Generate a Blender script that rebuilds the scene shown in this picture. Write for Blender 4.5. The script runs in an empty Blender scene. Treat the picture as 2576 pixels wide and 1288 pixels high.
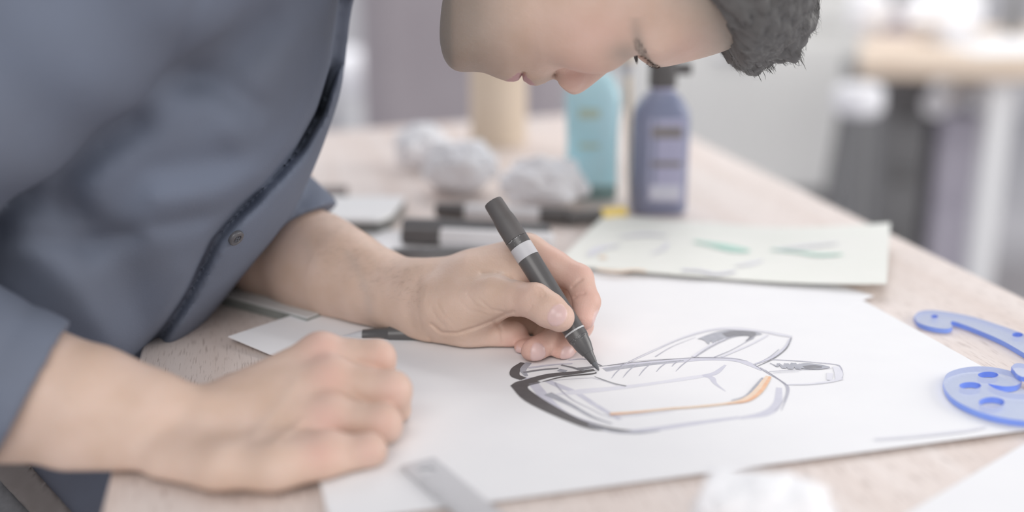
import bpy, bmesh, math, random
import numpy as np
from mathutils import Vector, Matrix, noise

random.seed(7)
SC = bpy.context.scene
COL = SC.collection
# ------------------------------------------------------------------ camera
F_PX = 2900.0
PITCH = math.radians(16.24)
CAM_H = 0.273                       # camera above the table top (table top is z = 0)
FLOOR_Z = -0.75
cam_d = bpy.data.cameras.new('camera')
cam_d.sensor_fit = 'HORIZONTAL'
cam_d.sensor_width = 36.0
cam_d.lens = F_PX / 2576.0 * 36.0
cam_d.clip_start = 0.05
cam_d.clip_end = 60
cam_d.dof.use_dof = True
cam_d.dof.focus_distance = 0.728
cam_d.dof.aperture_fstop = 1.75
cam = bpy.data.objects.new('camera', cam_d)
COL.objects.link(cam)
cam.location = (0, 0, CAM_H)
cam.rotation_euler = (math.pi / 2 - PITCH, 0, 0)
SC.camera = cam
SC.view_settings.view_transform = 'Standard'
SC.view_settings.look = 'None'
SC.view_settings.gamma = 1.0
SC.view_settings.use_curve_mapping = False
SC.view_settings.exposure = 0.0
# ------------------------------------------------------------------ world, window and fill light
W = bpy.data.worlds.new('World')
SC.world = W
W.use_nodes = True
bg = W.node_tree.nodes['Background']
bg.inputs[0].default_value = (0.93, 0.95, 1.0, 1)
bg.inputs[1].default_value = 0.53


def area_light(name, loc, target, sx, sy, power, color):
    d = bpy.data.lights.new(name, 'AREA')
    d.shape = 'RECTANGLE'
    d.size, d.size_y, d.energy, d.color = sx, sy, power, color
    o = bpy.data.objects.new(name, d)
    COL.objects.link(o)
    o.location = loc
    o.rotation_euler = (Vector(target) - Vector(loc)).to_track_quat('-Z', 'Y').to_euler()
    return o


area_light('right_window_light', (2.9, 0.9, 0.85), (0.0, 0.72, 0.05), 2.2, 1.3, 46, (1.0, 0.97, 0.94))
area_light('back_window_light', (0.8, 4.0, 2.4), (-0.1, 0.75, 0.0), 2.2, 1.4, 34, (0.97, 0.97, 1.0))
area_light('back_left_window_light', (-1.9, 3.9, 1.7), (-0.2, 0.7, 0.0), 1.8, 1.4, 38, (0.97, 0.97, 1.0))
area_light('cabinet_fill_light', (0.9, 3.0, 2.5), (1.1, 4.3, 0.0), 1.2, 0.6, 30, (1.0, 0.98, 0.95))  # added fill with no visible source, brightens the cabinet and back of the room
area_light('front_fill_light', (-0.5, -2.1, 2.1), (-0.2, 0.8, 0.1), 2.6, 1.8, 58, (1.0, 0.97, 0.94))  # added fill behind the camera, lifts the camera-facing sides and shadows

# ------------------------------------------------------------------ geometry helpers
_fw = np.array([0, math.cos(PITCH), -math.sin(PITCH)])
_up = np.array([0, math.sin(PITCH), math.cos(PITCH)])
_rt = np.array([1.0, 0, 0])
_C = np.array([0, 0, CAM_H])


def ray(x, y):
    return _rt * (x - 1288) / F_PX + _up * (644 - y) / F_PX + _fw


def tz(x, y, z=0.0):
    """point of the horizontal plane z seen at photo pixel x, y"""
    r = ray(x, y)
    return _C + r * ((z - CAM_H) / r[2])


def dp(x, y, d):
    """point seen at photo pixel x, y at distance d along the view axis"""
    return _C + ray(x, y) * d


def proj(P):
    t = P.dtype
    v = P - _C.astype(t)
    d = v @ _fw.astype(t)
    return 1288 + F_PX * (v @ _rt.astype(t)) / d, 644 - F_PX * (v @ _up.astype(t)) / d, d


def lin(r, g, b):
    return tuple(((c / 255.0) / 12.92 if c / 255.0 <= 0.04045 else ((c / 255.0 + 0.055) / 1.055) ** 2.4) for c in (r, g, b))


def tag(o, label=None, cat=None, group=None, kind=None):
    if label: o['label'] = label
    if cat: o['category'] = cat
    if group: o['group'] = group
    if kind: o['kind'] = kind
    return o


def empty(name, loc, label=None, cat=None, group=None):
    o = bpy.data.objects.new(name, None)
    o.empty_display_size = 0.05
    COL.objects.link(o)
    o.location = Vector(loc)
    return tag(o, label, cat, group)


def link(name, me, mat=None, parent=None, smooth=False):
    o = bpy.data.objects.new(name, me)
    COL.objects.link(o)
    if mat is not None:
        for m in (mat if isinstance(mat, (list, tuple)) else [mat]):
            me.materials.append(m)
    if parent is not None:
        o.parent = parent
        loc = Vector((0, 0, 0))
        q = parent
        rot = None
        # parents are unrotated empties / meshes: keep world coordinates
        while q is not None:
            loc += q.location
            q = q.parent
        o.location = -loc
    if smooth:
        me.polygons.foreach_set('use_smooth', [True] * len(me.polygons))
    return o


def mesh_np(name, V, Fq):
    me = bpy.data.meshes.new(name)
    V = np.asarray(V, dtype=np.float32)
    Fq = np.asarray(Fq, dtype=np.int32)
    k = Fq.shape[1]
    me.vertices.add(len(V))
    me.vertices.foreach_set('co', V.ravel())
    me.loops.add(Fq.size)
    me.loops.foreach_set('vertex_index', Fq.ravel())
    me.polygons.add(len(Fq))
    me.polygons.foreach_set('loop_start', np.arange(0, Fq.size, k, dtype=np.int32))
    me.polygons.foreach_set('loop_total', np.full(len(Fq), k, dtype=np.int32))
    me.update(calc_edges=True)
    return me


def pyd(name, V, Fs):
    me = bpy.data.meshes.new(name)
    me.from_pydata([tuple(v) for v in V], [], Fs)
    me.update()
    return me


def bm_mesh(name, bm):
    me = bpy.data.meshes.new(name)
    bm.normal_update()
    bm.to_mesh(me)
    bm.free()
    return me


def box_bm(bm, c, s, rz=0.0, bevel=0.0):
    r = bmesh.ops.create_cube(bm, size=1.0)
    M = Matrix.Translation(Vector(c)) @ Matrix.Rotation(rz, 4, 'Z') @ Matrix.Diagonal((s[0], s[1], s[2], 1))
    bmesh.ops.transform(bm, matrix=M, verts=r['verts'])
    if bevel > 0:
        es = list({e for v in r['verts'] for e in v.link_edges})
        bmesh.ops.bevel(bm, geom=es, offset=bevel, segments=3, affect='EDGES', profile=0.5)


def box(name, c, s, mat, parent=None, rz=0.0, bevel=0.0):
    bm = bmesh.new()
    box_bm(bm, c, s, rz, bevel)
    return link(name, bm_mesh(name, bm), mat, parent)


def prism_mesh(name, pts, z0, z1, bevel=0.0):
    """closed polygon in xy, extruded from z0 to z1"""
    bm = bmesh.new()
    vs = [bm.verts.new((p[0], p[1], z0)) for p in pts]
    f = bm.faces.new(vs)
    r = bmesh.ops.extrude_face_region(bm, geom=[f])
    bmesh.ops.translate(bm, verts=[v for v in r['geom'] if isinstance(v, bmesh.types.BMVert)], vec=(0, 0, z1 - z0))
    bmesh.ops.recalc_face_normals(bm, faces=bm.faces)
    if bevel > 0:
        bmesh.ops.bevel(bm, geom=list(bm.edges), offset=bevel, segments=2, affect='EDGES', profile=0.5)
    return bm_mesh(name, bm)


def lathe_mesh(name, prof, a, b, seg=32, sx=1.0, closed=True):
    """prof: list of (s, r) along the axis a->b (s in 0..1); sx squashes the second radial direction"""
    a, b = Vector(a), Vector(b)
    ax = (b - a)
    L = ax.length
    ax.normalize()
    u = ax.orthogonal().normalized() if abs(ax.z) < 0.9 else Vector((1, 0, 0))
    u = (u - ax * u.dot(ax)).normalized()
    v = ax.cross(u)
    V, Fs = [], []
    for (s, r) in prof:
        for k in range(seg):
            t = 2 * math.pi * k / seg
            V.append(a + ax * (L * s) + u * (r * math.cos(t)) + v * (r * sx * math.sin(t)))
    n = len(prof)
    for i in range(n - 1):
        for k in range(seg):
            Fs.append((i * seg + k, i * seg + (k + 1) % seg, (i + 1) * seg + (k + 1) % seg, (i + 1) * seg + k))
    if closed:
        Fs.append(tuple(range(seg - 1, -1, -1)))
        Fs.append(tuple((n - 1) * seg + k for k in range(seg)))
    me = pyd(name, V, Fs)
    me.polygons.foreach_set('use_smooth', [True] * len(me.polygons))
    me.set_sharp_from_angle(angle=math.radians(38))
    return me


def catmull(P, n=8):
    P = [np.asarray(p, float) for p in P]
    if len(P) < 3:
        return [P[0] + (P[-1] - P[0]) * t for t in np.linspace(0, 1, n)]
    Q = [2 * P[0] - P[1]] + P + [2 * P[-1] - P[-2]]
    out = []
    for i in range(1, len(Q) - 2):
        p0, p1, p2, p3 = Q[i - 1:i + 3]
        for t in np.linspace(0, 1, n, endpoint=False):
            out.append(0.5 * (2 * p1 + (p2 - p0) * t + (2 * p0 - 5 * p1 + 4 * p2 - p3) * t * t + (3 * p1 - p0 - 3 * p2 + p3) * t ** 3))
    out.append(P[-1])
    return out


# ------------------------------------------------------------------ signed distance modelling (organic shapes)
def smin(a, b, k):
    h = np.maximum(k - np.abs(a - b), 0.0) / k
    return np.minimum(a, b) - h * h * k * 0.25


def smax(a, b, k):
    return -smin(-a, -b, k)


def cone(P, a, b, ra, rb):
    a = np.asarray(a, P.dtype); b = np.asarray(b, P.dtype)
    ba = b - a
    pa = P - a
    t = np.clip(pa @ ba / (ba @ ba), 0, 1)
    return np.linalg.norm(pa - t[:, None] * ba, axis=1) - (ra + (rb - ra) * t)


def chain(P, pts, rs, k=0.004):
    d = None
    for i in range(len(pts) - 1):
        e = cone(P, pts[i], pts[i + 1], rs[i], rs[i + 1])
        d = e if d is None else smin(d, e, k)
    return d


def ellip(P, c, r):
    q = P - np.asarray(c, P.dtype)
    r = np.asarray(r, P.dtype)
    k0 = np.linalg.norm(q / r, axis=1)
    k1 = np.linalg.norm(q / (r * r), axis=1) + 1e-9
    return k0 * (k0 - 1.0) / k1


def seg_dist2(X, Y, pts):
    d = np.full(X.shape, 1e9, X.dtype)
    for (x0, y0), (x1, y1) in zip(pts[:-1], pts[1:]):
        bx, by = x1 - x0, y1 - y0
        t = np.clip(((X - x0) * bx + (Y - y0) * by) / (bx * bx + by * by + 1e-12), 0, 1)
        d = np.minimum(d, np.hypot(X - x0 - t * bx, Y - y0 - t * by))
    return d


def poly_sdf2(X, Y, pts):
    n = len(pts)
    d = np.full(X.shape, 1e9, X.dtype)
    ins = np.zeros(X.shape, bool)
    for i in range(n):
        x0, y0 = pts[i]
        x1, y1 = pts[(i + 1) % n]
        bx, by = x1 - x0, y1 - y0
        t = np.clip(((X - x0) * bx + (Y - y0) * by) / (bx * bx + by * by + 1e-12), 0, 1)
        d = np.minimum(d, np.hypot(X - x0 - t * bx, Y - y0 - t * by))
        c = (y0 > Y) != (y1 > Y)
        xi = x0 + (Y - y0) * bx / (by if abs(by) > 1e-12 else 1e-12)
        ins ^= c & (X < xi)
    return np.where(ins, -d, d)


def sdf_mesh(name, f, lo, hi, h, newton=1):
    """naive surface nets over a sparse evaluation of f"""
    lo = np.asarray(lo, float); hi = np.asarray(hi, float)
    c = 4
    nc = np.ceil((hi - lo) / (h * c)).astype(int) + 1
    gx = [lo[i] + np.arange(nc[i]) * h * c for i in range(3)]
    Pc = np.stack(np.meshgrid(*gx, indexing='ij'), -1).reshape(-1, 3).astype(np.float32)
    Vc = f(Pc).reshape(nc)
    flag = np.abs(Vc) < h * c * 2.2
    V = np.repeat(np.repeat(np.repeat(Vc, c, 0), c, 1), c, 2).astype(np.float32)
    M = np.repeat(np.repeat(np.repeat(flag, c, 0), c, 1), c, 2)
    I = np.argwhere(M)
    P = (lo + I * h).astype(np.float32)
    out = np.empty(len(P), np.float32)
    for s in range(0, len(P), 400000):
        out[s:s + 400000] = f(P[s:s + 400000])
    V[M] = out
    S = V < 0
    a = np.zeros(np.array(V.shape) - 1, int)
    for dx in (0, 1):
        for dy in (0, 1):
            for dz in (0, 1):
                a += S[dx:S.shape[0] - 1 + dx, dy:S.shape[1] - 1 + dy, dz:S.shape[2] - 1 + dz]
    act = (a > 0) & (a < 8)
    idx = np.full(a.shape, -1, np.int64)
    A = np.argwhere(act)
    idx[act] = np.arange(len(A))
    acc = np.zeros((len(A), 3)); cnt = np.zeros(len(A))
    cor = [(0, 0, 0), (1, 0, 0), (0, 1, 0), (1, 1, 0), (0, 0, 1), (1, 0, 1), (0, 1, 1), (1, 1, 1)]
    cv = [V[A[:, 0] + x, A[:, 1] + y, A[:, 2] + z].astype(float) for x, y, z in cor]
    for i, j in ((0, 1), (2, 3), (4, 5), (6, 7), (0, 2), (1, 3), (4, 6), (5, 7), (0, 4), (1, 5), (2, 6), (3, 7)):
        m = (cv[i] < 0) != (cv[j] < 0)
        t = cv[i] / np.where(np.abs(cv[i] - cv[j]) < 1e-12, 1e-12, cv[i] - cv[j])
        p = np.array(cor[i]) + t[:, None] * (np.array(cor[j]) - np.array(cor[i]))
        acc[m] += p[m]
        cnt[m] += 1
    X = lo + (A + acc / cnt[:, None]) * h
    Q = []
    for ax in range(3):
        o1, o2 = [(1, 2), (2, 0), (0, 1)][ax]
        sl0 = [slice(None)] * 3; sl1 = [slice(None)] * 3
        sl0[ax] = slice(0, -1); sl1[ax] = slice(1, None)
        E0, E1 = S[tuple(sl0)], S[tuple(sl1)]
        e = np.argwhere(E0 != E1)
        e = e[(e[:, o1] > 0) & (e[:, o2] > 0) & (e[:, o1] < S.shape[o1] - 1) & (e[:, o2] < S.shape[o2] - 1)]
        inside = E0[e[:, 0], e[:, 1], e[:, 2]]
        def cell(d1, d2):
            q = e.copy(); q[:, o1] -= d1; q[:, o2] -= d2
            return idx[q[:, 0], q[:, 1], q[:, 2]]
        q = np.stack([cell(1, 1), cell(0, 1), cell(0, 0), cell(1, 0)], 1)
        q[~inside] = q[~inside][:, ::-1]
        Q.append(q)
    Q = np.concatenate(Q)
    Q = Q[(Q >= 0).all(1)]
    X = X.astype(np.float32)
    for _ in range(newton):
        e = h * 0.3
        v = f(X)
        G = np.stack([(f(X + (np.eye(3)[i] * e).astype(np.float32)) - v) / e for i in range(3)], 1)
        g2 = np.maximum((G * G).sum(1), 0.05)
        st = np.clip(v / g2, -h, h)
        X = X - G * st[:, None]
    X = X.astype(float)
    return X, Q


def attr(me, name, vals):
    a = me.attributes.new(name, 'FLOAT', 'POINT')
    a.data.foreach_set('value', np.asarray(vals, dtype=np.float32))


# ------------------------------------------------------------------ materials
def mat(name, col, rough=0.6, metal=0.0, spec=0.5, **kw):
    m = bpy.data.materials.new(name)
    m.use_nodes = True
    b = m.node_tree.nodes['Principled BSDF']
    b.inputs['Base Color'].default_value = (*col, 1)
    b.inputs['Roughness'].default_value = rough
    b.inputs['Metallic'].default_value = metal
    b.inputs['Specular IOR Level'].default_value = spec
    for k, v in kw.items():
        b.inputs[k].default_value = v
    return m


def nodes(m):
    t = m.node_tree
    return t, t.nodes, t.links, t.nodes['Principled BSDF']


def noise_mat(name, c1, c2, scale=20.0, rough=0.6, bump=0.0, stretch=(1, 1, 1), bscale=None, detail=4.0, spec=0.5, metal=0.0, bdist=0.001):
    m = mat(name, c1, rough, metal, spec)
    t, N, L, b = nodes(m)
    tc = N.new('ShaderNodeTexCoord')
    mp = N.new('ShaderNodeMapping')
    mp.inputs['Scale'].default_value = stretch
    L.new(tc.outputs['Object'], mp.inputs[0])
    n = N.new('ShaderNodeTexNoise')
    n.inputs['Scale'].default_value = scale
    n.inputs['Detail'].default_value = detail
    L.new(mp.outputs[0], n.inputs['Vector'])
    r = N.new('ShaderNodeValToRGB')
    r.color_ramp.elements[0].position = 0.3
    r.color_ramp.elements[1].position = 0.7
    r.color_ramp.elements[0].color = (*c1, 1)
    r.color_ramp.elements[1].color = (*c2, 1)
    L.new(n.outputs['Fac'], r.inputs[0])
    L.new(r.outputs[0], b.inputs['Base Color'])
    if bump > 0:
        n2 = N.new('ShaderNodeTexNoise')
        n2.inputs['Scale'].default_value = bscale or scale * 4
        n2.inputs['Detail'].default_value = 3
        L.new(mp.outputs[0], n2.inputs['Vector'])
        bp = N.new('ShaderNodeBump')
        bp.inputs['Strength'].default_value = bump
        bp.inputs['Distance'].default_value = bdist
        L.new(n2.outputs['Fac'], bp.inputs['Height'])
        L.new(bp.outputs[0], b.inputs['Normal'])
    return m


def wood_mat(name, c1, c2, cp, ang=0.0, grain=1.0, rough=0.45, spec=0.5):
    m = mat(name, c1, rough, 0, spec)
    t, N, L, b = nodes(m)
    tc = N.new('ShaderNodeTexCoord')
    mp = N.new('ShaderNodeMapping')
    mp.inputs['Rotation'].default_value = (0, 0, ang)
    L.new(tc.outputs['Object'], mp.inputs[0])
    m2 = N.new('ShaderNodeMapping')
    m2.inputs['Scale'].default_value = (14 * grain, 0.9 * grain, 6)
    L.new(mp.outputs[0], m2.inputs[0])
    n = N.new('ShaderNodeTexNoise'); n.inputs['Scale'].default_value = 2.2; n.inputs['Detail'].default_value = 5
    n.inputs['Distortion'].default_value = 0.6
    L.new(m2.outputs[0], n.inputs['Vector'])
    r = N.new('ShaderNodeValToRGB')
    r.color_ramp.elements[0].position = 0.3; r.color_ramp.elements[0].color = (*c1, 1)
    r.color_ramp.elements[1].position = 0.72; r.color_ramp.elements[1].color = (*c2, 1)
    L.new(n.outputs['Fac'], r.inputs[0])
    m3 = N.new('ShaderNodeMapping')
    m3.inputs['Scale'].default_value = (900, 60, 200)
    L.new(mp.outputs[0], m3.inputs[0])
    p = N.new('ShaderNodeTexNoise'); p.inputs['Scale'].default_value = 1.0; p.inputs['Detail'].default_value = 2
    L.new(m3.outputs[0], p.inputs['Vector'])
    pr = N.new('ShaderNodeValToRGB')
    pr.color_ramp.elements[0].position = 0.56; pr.color_ramp.elements[0].color = (0, 0, 0, 1)
    pr.color_ramp.elements[1].position = 0.72; pr.color_ramp.elements[1].color = (1, 1, 1, 1)
    L.new(p.outputs['Fac'], pr.inputs[0])
    mx = N.new('ShaderNodeMix'); mx.data_type = 'RGBA'
    mx.inputs[7].default_value = (*cp, 1)
    L.new(pr.outputs[0], mx.inputs[0])
    L.new(r.outputs[0], mx.inputs[6])
    L.new(mx.outputs[2], b.inputs['Base Color'])
    bp = N.new('ShaderNodeBump'); bp.inputs['Strength'].default_value = 0.35; bp.inputs['Distance'].default_value = 0.0004
    bp.invert = True
    L.new(pr.outputs[0], bp.inputs['Height'])
    L.new(bp.outputs[0], b.inputs['Normal'])
    return m


M = {}
M['wood'] = wood_mat('light_oak', (0.70, 0.59, 0.535), (0.80, 0.72, 0.68), (0.50, 0.41, 0.37), ang=math.radians(-12.5))
M['paper'] = noise_mat('white_paper', (0.84, 0.84, 0.86), (0.86, 0.86, 0.875), 30, 0.65, 0.08, bscale=900, bdist=0.0002)
M['cream_paper'] = noise_mat('cream_paper', (0.80, 0.815, 0.76), (0.83, 0.835, 0.79), 20, 0.6)
M['crumple'] = noise_mat('crumpled_paper', (0.91, 0.91, 0.94), (0.93, 0.93, 0.95), 30, 0.6)
M['black_plastic'] = noise_mat('black_plastic', (0.095, 0.093, 0.095), (0.11, 0.107, 0.107), 60, 0.32, 0.05, bscale=400, bdist=0.0003)
M['black_matte'] = noise_mat('matte_black_plastic', (0.105, 0.10, 0.10), (0.118, 0.112, 0.112), 90, 0.55)
M['silver'] = noise_mat('silver_band', (0.52, 0.52, 0.55), (0.58, 0.58, 0.60), 50, 0.45)
M['chrome'] = mat('steel', (0.62, 0.62, 0.66), 0.25, 1.0)
M['white_plastic'] = noise_mat('white_plastic', (0.78, 0.79, 0.80), (0.82, 0.82, 0.83), 20, 0.4)
# ------------------------------------------------------------------ the room
M['floor'] = noise_mat('grey_floor', (0.48, 0.475, 0.50), (0.54, 0.53, 0.56), 1.6, 0.45, detail=3)
M['wall'] = noise_mat('pale_wall', (0.74, 0.73, 0.75), (0.77, 0.76, 0.78), 2, 0.8)
M['cabinet'] = noise_mat('cream_cabinet', (0.82, 0.82, 0.80), (0.84, 0.84, 0.82), 3, 0.5)
M['mauve'] = noise_mat('mauve_upholstery', (0.34, 0.305, 0.33), (0.38, 0.345, 0.37), 5, 0.85, 0.1)
M['dark_grey'] = noise_mat('dark_grey_paint', (0.18, 0.18, 0.185), (0.20, 0.20, 0.205), 5, 0.6)
M['lavender_box'] = noise_mat('lavender_plastic', (0.44, 0.42, 0.50), (0.48, 0.46, 0.53), 5, 0.5)
M['pale_wood'] = wood_mat('pale_birch', (0.72, 0.58, 0.46), (0.80, 0.68, 0.56), (0.66, 0.53, 0.42), ang=1.3)
M['glossy_white'] = noise_mat('glossy_white', (0.86, 0.86, 0.90), (0.90, 0.90, 0.93), 5, 0.25)

tag(link('floor', pyd('floor', [(-4, -3, FLOOR_Z), (6, -3, FLOOR_Z), (6, 6.4, FLOOR_Z), (-4, 6.4, FLOOR_Z),
                                (-4, -3, FLOOR_Z - .1), (6, -3, FLOOR_Z - .1), (6, 6.4, FLOOR_Z - .1), (-4, 6.4, FLOOR_Z - .1)],
                      [(0, 1, 2, 3), (7, 6, 5, 4), (0, 4, 5, 1), (1, 5, 6, 2), (2, 6, 7, 3), (3, 7, 4, 0)]), M['floor']), kind='structure')
tag(box('wall_back', (1.0, 6.35, 0.6), (10, 0.1, 2.7), M['wall']), kind='structure')

# cream drawer cabinet far behind the bottles
D_CAB = 4.15
p0 = dp(1560, 470, D_CAB); p1 = dp(2152, 470, D_CAB)
cw = p1[0] - p0[0]
cy = p0[1]
cab = empty('drawer_cabinet', (p0[0] + cw / 2, cy + 0.25, FLOOR_Z),
            'pale cream cabinet with wide drawers standing far behind the bottles', 'cabinet')
zb = FLOOR_Z + 0.08
ztop = 1.05
box('body', (p0[0] + cw / 2, cy + 0.27, (zb + ztop) / 2), (cw, 0.5, ztop - zb), M['cabinet'], cab, bevel=0.01)
box('plinth', (p0[0] + cw / 2, cy + 0.29, FLOOR_Z + 0.04), (cw - 0.06, 0.44, 0.08), M['dark_grey'], cab)
zd = [zb + 0.015, -0.13, -0.07, 0.42, 0.44, ztop - 0.015]
for k in range(3):
    a, b = zd[2 * k], zd[2 * k + 1]
    dr = box('drawer', (p0[0] + cw / 2 - 0.03, cy + 0.012, (a + b) / 2), (cw - 0.10, 0.03, b - a), M['cabinet'], cab, bevel=0.006)
    box('handle', (p0[0] + cw / 2 - 0.03, cy - 0.012, b - 0.045), (0.16, 0.02, 0.02), M['chrome'], dr, bevel=0.005)

# mauve upholstered seat back left of the tube
D_SEAT = 2.55
s0 = dp(905, 330, D_SEAT); s1 = dp(1425, 330, D_SEAT)
st = empty('upholstered_chair', ((s0[0] + s1[0]) / 2, s0[1] + 0.3, FLOOR_Z),
           'dark mauve upholstered chair behind the far end of the work table', 'chair')
sw = s1[0] - s0[0]
scx = (s0[0] + s1[0]) / 2
box('backrest', (scx, s0[1] + 0.09, 0.10), (sw, 0.18, 1.0), M['mauve'], st, bevel=0.07)
box('seat', (scx, s0[1] + 0.50, -0.33), (sw * 0.98, 0.62, 0.20), M['mauve'], st, bevel=0.05)
for sx in (-1, 1):
    for yy in (0.10, 0.72):
        link('leg', lathe_mesh('leg', [(0, 0.014), (1, 0.024)], (scx + sx * sw * 0.42, s0[1] + yy, FLOOR_Z), (scx + sx * sw * 0.42, s0[1] + yy, -0.42), 14), M['dark_grey'], st)

# white floor lamp post between shirt and chair
lp = dp(893, 320, 3.7)
la = empty('globe_lamp', (lp[0], lp[1], FLOOR_Z), 'white globe lamp on a pale post beside the mauve chair', 'lamp')
link('base', lathe_mesh('base', [(0, 0.15), (0.8, 0.15), (1, 0.13)], (lp[0], lp[1], FLOOR_Z), (lp[0], lp[1], FLOOR_Z + 0.03), 32), M['white_plastic'], la)
gz = dp(893, 175, 3.7)[2]
link('pole', lathe_mesh('pole', [(0, 0.028), (1, 0.026)], (lp[0], lp[1], FLOOR_Z + 0.03), (lp[0], lp[1], gz - 0.05), 20), M['white_plastic'], la)
bm = bmesh.new()
bmesh.ops.create_uvsphere(bm, u_segments=24, v_segments=16, radius=0.075, matrix=Matrix.Translation((lp[0], lp[1], gz)))
link('globe', bm_mesh('globe', bm), M['glossy_white'], la, True)

# second work bench in the background, right
D_B = 2.75
b0 = dp(2158, 190, D_B)
bx0, by0, bz0 = b0[0], b0[1], dp(2158, 196, D_B)[2]
bt = dp(2158, 138, D_B)[2]
bench = empty('background_bench', (bx0 + 0.75, by0 + 0.4, FLOOR_Z), 'pale birch bench in the right background with one white leg showing', 'table')
kx = (by0 + 0.84) / by0
link('bench_top', prism_mesh('bench_top', [(bx0, by0), (bx0 + 1.5, by0 - 0.25), (bx0 * kx + 1.5, by0 + 0.6), (bx0 * kx, by0 + 0.84)], bz0, bt, 0.004), M['pale_wood'], bench)
lx = dp(2528, 500, D_B)[0]
for (xx, yy) in ((lx, by0 + 0.02), (lx + 1.0, by0 - 0.10), (lx + 0.16, by0 + 0.70), (lx + 1.1, by0 + 0.56)):
    box('leg', (xx, yy, (FLOOR_Z + bz0) / 2), (0.052, 0.052, bz0 - FLOOR_Z), M['white_plastic'], bench, bevel=0.004)

# things under and on the bench
q = dp(2275, 350, 3.1)
tb = empty('tool_cabinet', (q[0], q[1] + 0.2, FLOOR_Z), 'narrow dark grey cabinet under the pale bench', 'cabinet')
box('body', (q[0], q[1] + 0.2, (FLOOR_Z + 0.03 + bz0 - 0.03) / 2), (0.125, 0.4, bz0 - 0.06 - FLOOR_Z), M['dark_grey'], tb, bevel=0.008)
for k in range(3):
    z0 = FLOOR_Z + 0.06 + k * 0.17
    dr = box('drawer', (q[0], q[1] - 0.006, z0 + 0.07), (0.11, 0.014, 0.14), M['dark_grey'], tb, bevel=0.003)
    box('handle', (q[0], q[1] - 0.018, z0 + 0.12), (0.05, 0.012, 0.01), M['black_matte'], dr)
q = dp(2418, 400, 3.12)
cr = empty('storage_crate', (q[0], q[1] + 0.15, FLOOR_Z), 'lavender grey storage crate under the pale bench beside the white leg', 'crate')
zc = dp(2418, 290, 3.12)[2]
bm = bmesh.new()
box_bm(bm, (q[0], q[1] + 0.15, (FLOOR_Z + zc) / 2), (0.13, 0.3, zc - FLOOR_Z), 0, 0.01)
link('body', bm_mesh('body', bm), M['lavender_box'], cr)
box('rim', (q[0], q[1] + 0.15, zc - 0.008), (0.145, 0.32, 0.025), M['lavender_box'], cr, bevel=0.005)
for k in range(2):
    box('handle', (q[0], q[1] - 0.004, zc - 0.07 - 0.16 * k), (0.07, 0.012, 0.016), M['lavender_box'], cr)


def tube_thing(name, a, b, r, m, label, cat, group=None, hollow=True):
    e = empty(name, a, label, cat, group)
    me = lathe_mesh('roll', [(0, r * 0.72), (0, r), (1, r), (1, r * 0.72), (0.9, r * 0.70)] if hollow else [(0, r), (1, r)], a, b, 28)
    link('roll', me, m, e)
    link('core', lathe_mesh('core', [(0, r * 0.45), (0.9, r * 0.45)], a, b, 20), m, e)
    return e


# white paper rolls shining under the bench
tube_thing('paper_roll', dp(2352, 262, 2.9), dp(2455, 226, 3.2), 0.030, M['glossy_white'], 'bright white paper roll lying tilted under the bench edge', 'paper roll')
tube_thing('paper_roll', dp(2500, 240, 2.95), dp(2530, 236, 3.2), 0.034, M['glossy_white'], 'short bright white paper roll under the bench next to its white leg', 'paper roll')


def crumple(name, c, r, seed, label, group=None, squash=(1, 1, 1), cat='crumpled paper', sub=4, amp=0.55):
    bm = bmesh.new()
    bmesh.ops.create_icosphere(bm, subdivisions=sub, radius=1.0)
    off = Vector((seed * 3.1, seed * 1.7, seed * 0.9))
    zmin = 1e9
    for v in bm.verts:
        p = v.co.normalized()
        d1 = noise.voronoi(p * 1.25 + off)[0]
        d2 = noise.voronoi(p * 2.6 + off * 1.3)[0]
        k = 0.78 + amp * 0.7 * (d1[1] - d1[0]) + amp * 0.32 * (d2[1] - d2[0])
        v.co = Vector((p.x * squash[0], p.y * squash[1], p.z * squash[2])) * (k * r)
    zmin = min(v.co.z for v in bm.verts)
    for v in bm.verts:
        v.co += Vector((c[0], c[1], c[2] - zmin))
    o = link(name, bm_mesh(name, bm), M['crumple'])
    return tag(o, label, cat, group)


# floor: two crumpled white bags leaning near the cabinet
qf = dp(2160, 250, 2.45)
wst = empty('white_stool', (qf[0], qf[1], FLOOR_Z), 'small white stool with shiny seat beside the bench end', 'stool')
link('seat', lathe_mesh('seat', [(0, 0.042), (0.2, 0.052), (0.8, 0.052), (1, 0.042)], (qf[0], qf[1], qf[2] - 0.03), (qf[0], qf[1], qf[2] + 0.03), 28), M['glossy_white'], wst)
for k in range(3):
    a = 0.5 + k * 2.094
    link('leg', lathe_mesh('leg', [(0, 0.013), (1, 0.011)], (qf[0] + 0.09 * math.cos(a), qf[1] + 0.09 * math.sin(a), FLOOR_Z), (qf[0] + 0.03 * math.cos(a), qf[1] + 0.03 * math.sin(a), qf[2] - 0.03), 14), M['dark_grey'], wst)
qb = tz(2140, 492, FLOOR_Z)
crumple('paper_bag', (qb[0], qb[1] - 0.5, FLOOR_Z), 0.115, 11, 'crumpled white bag on the grey floor by the cream cabinet', squash=(0.8, 0.8, 1.25), cat='bag')

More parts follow.
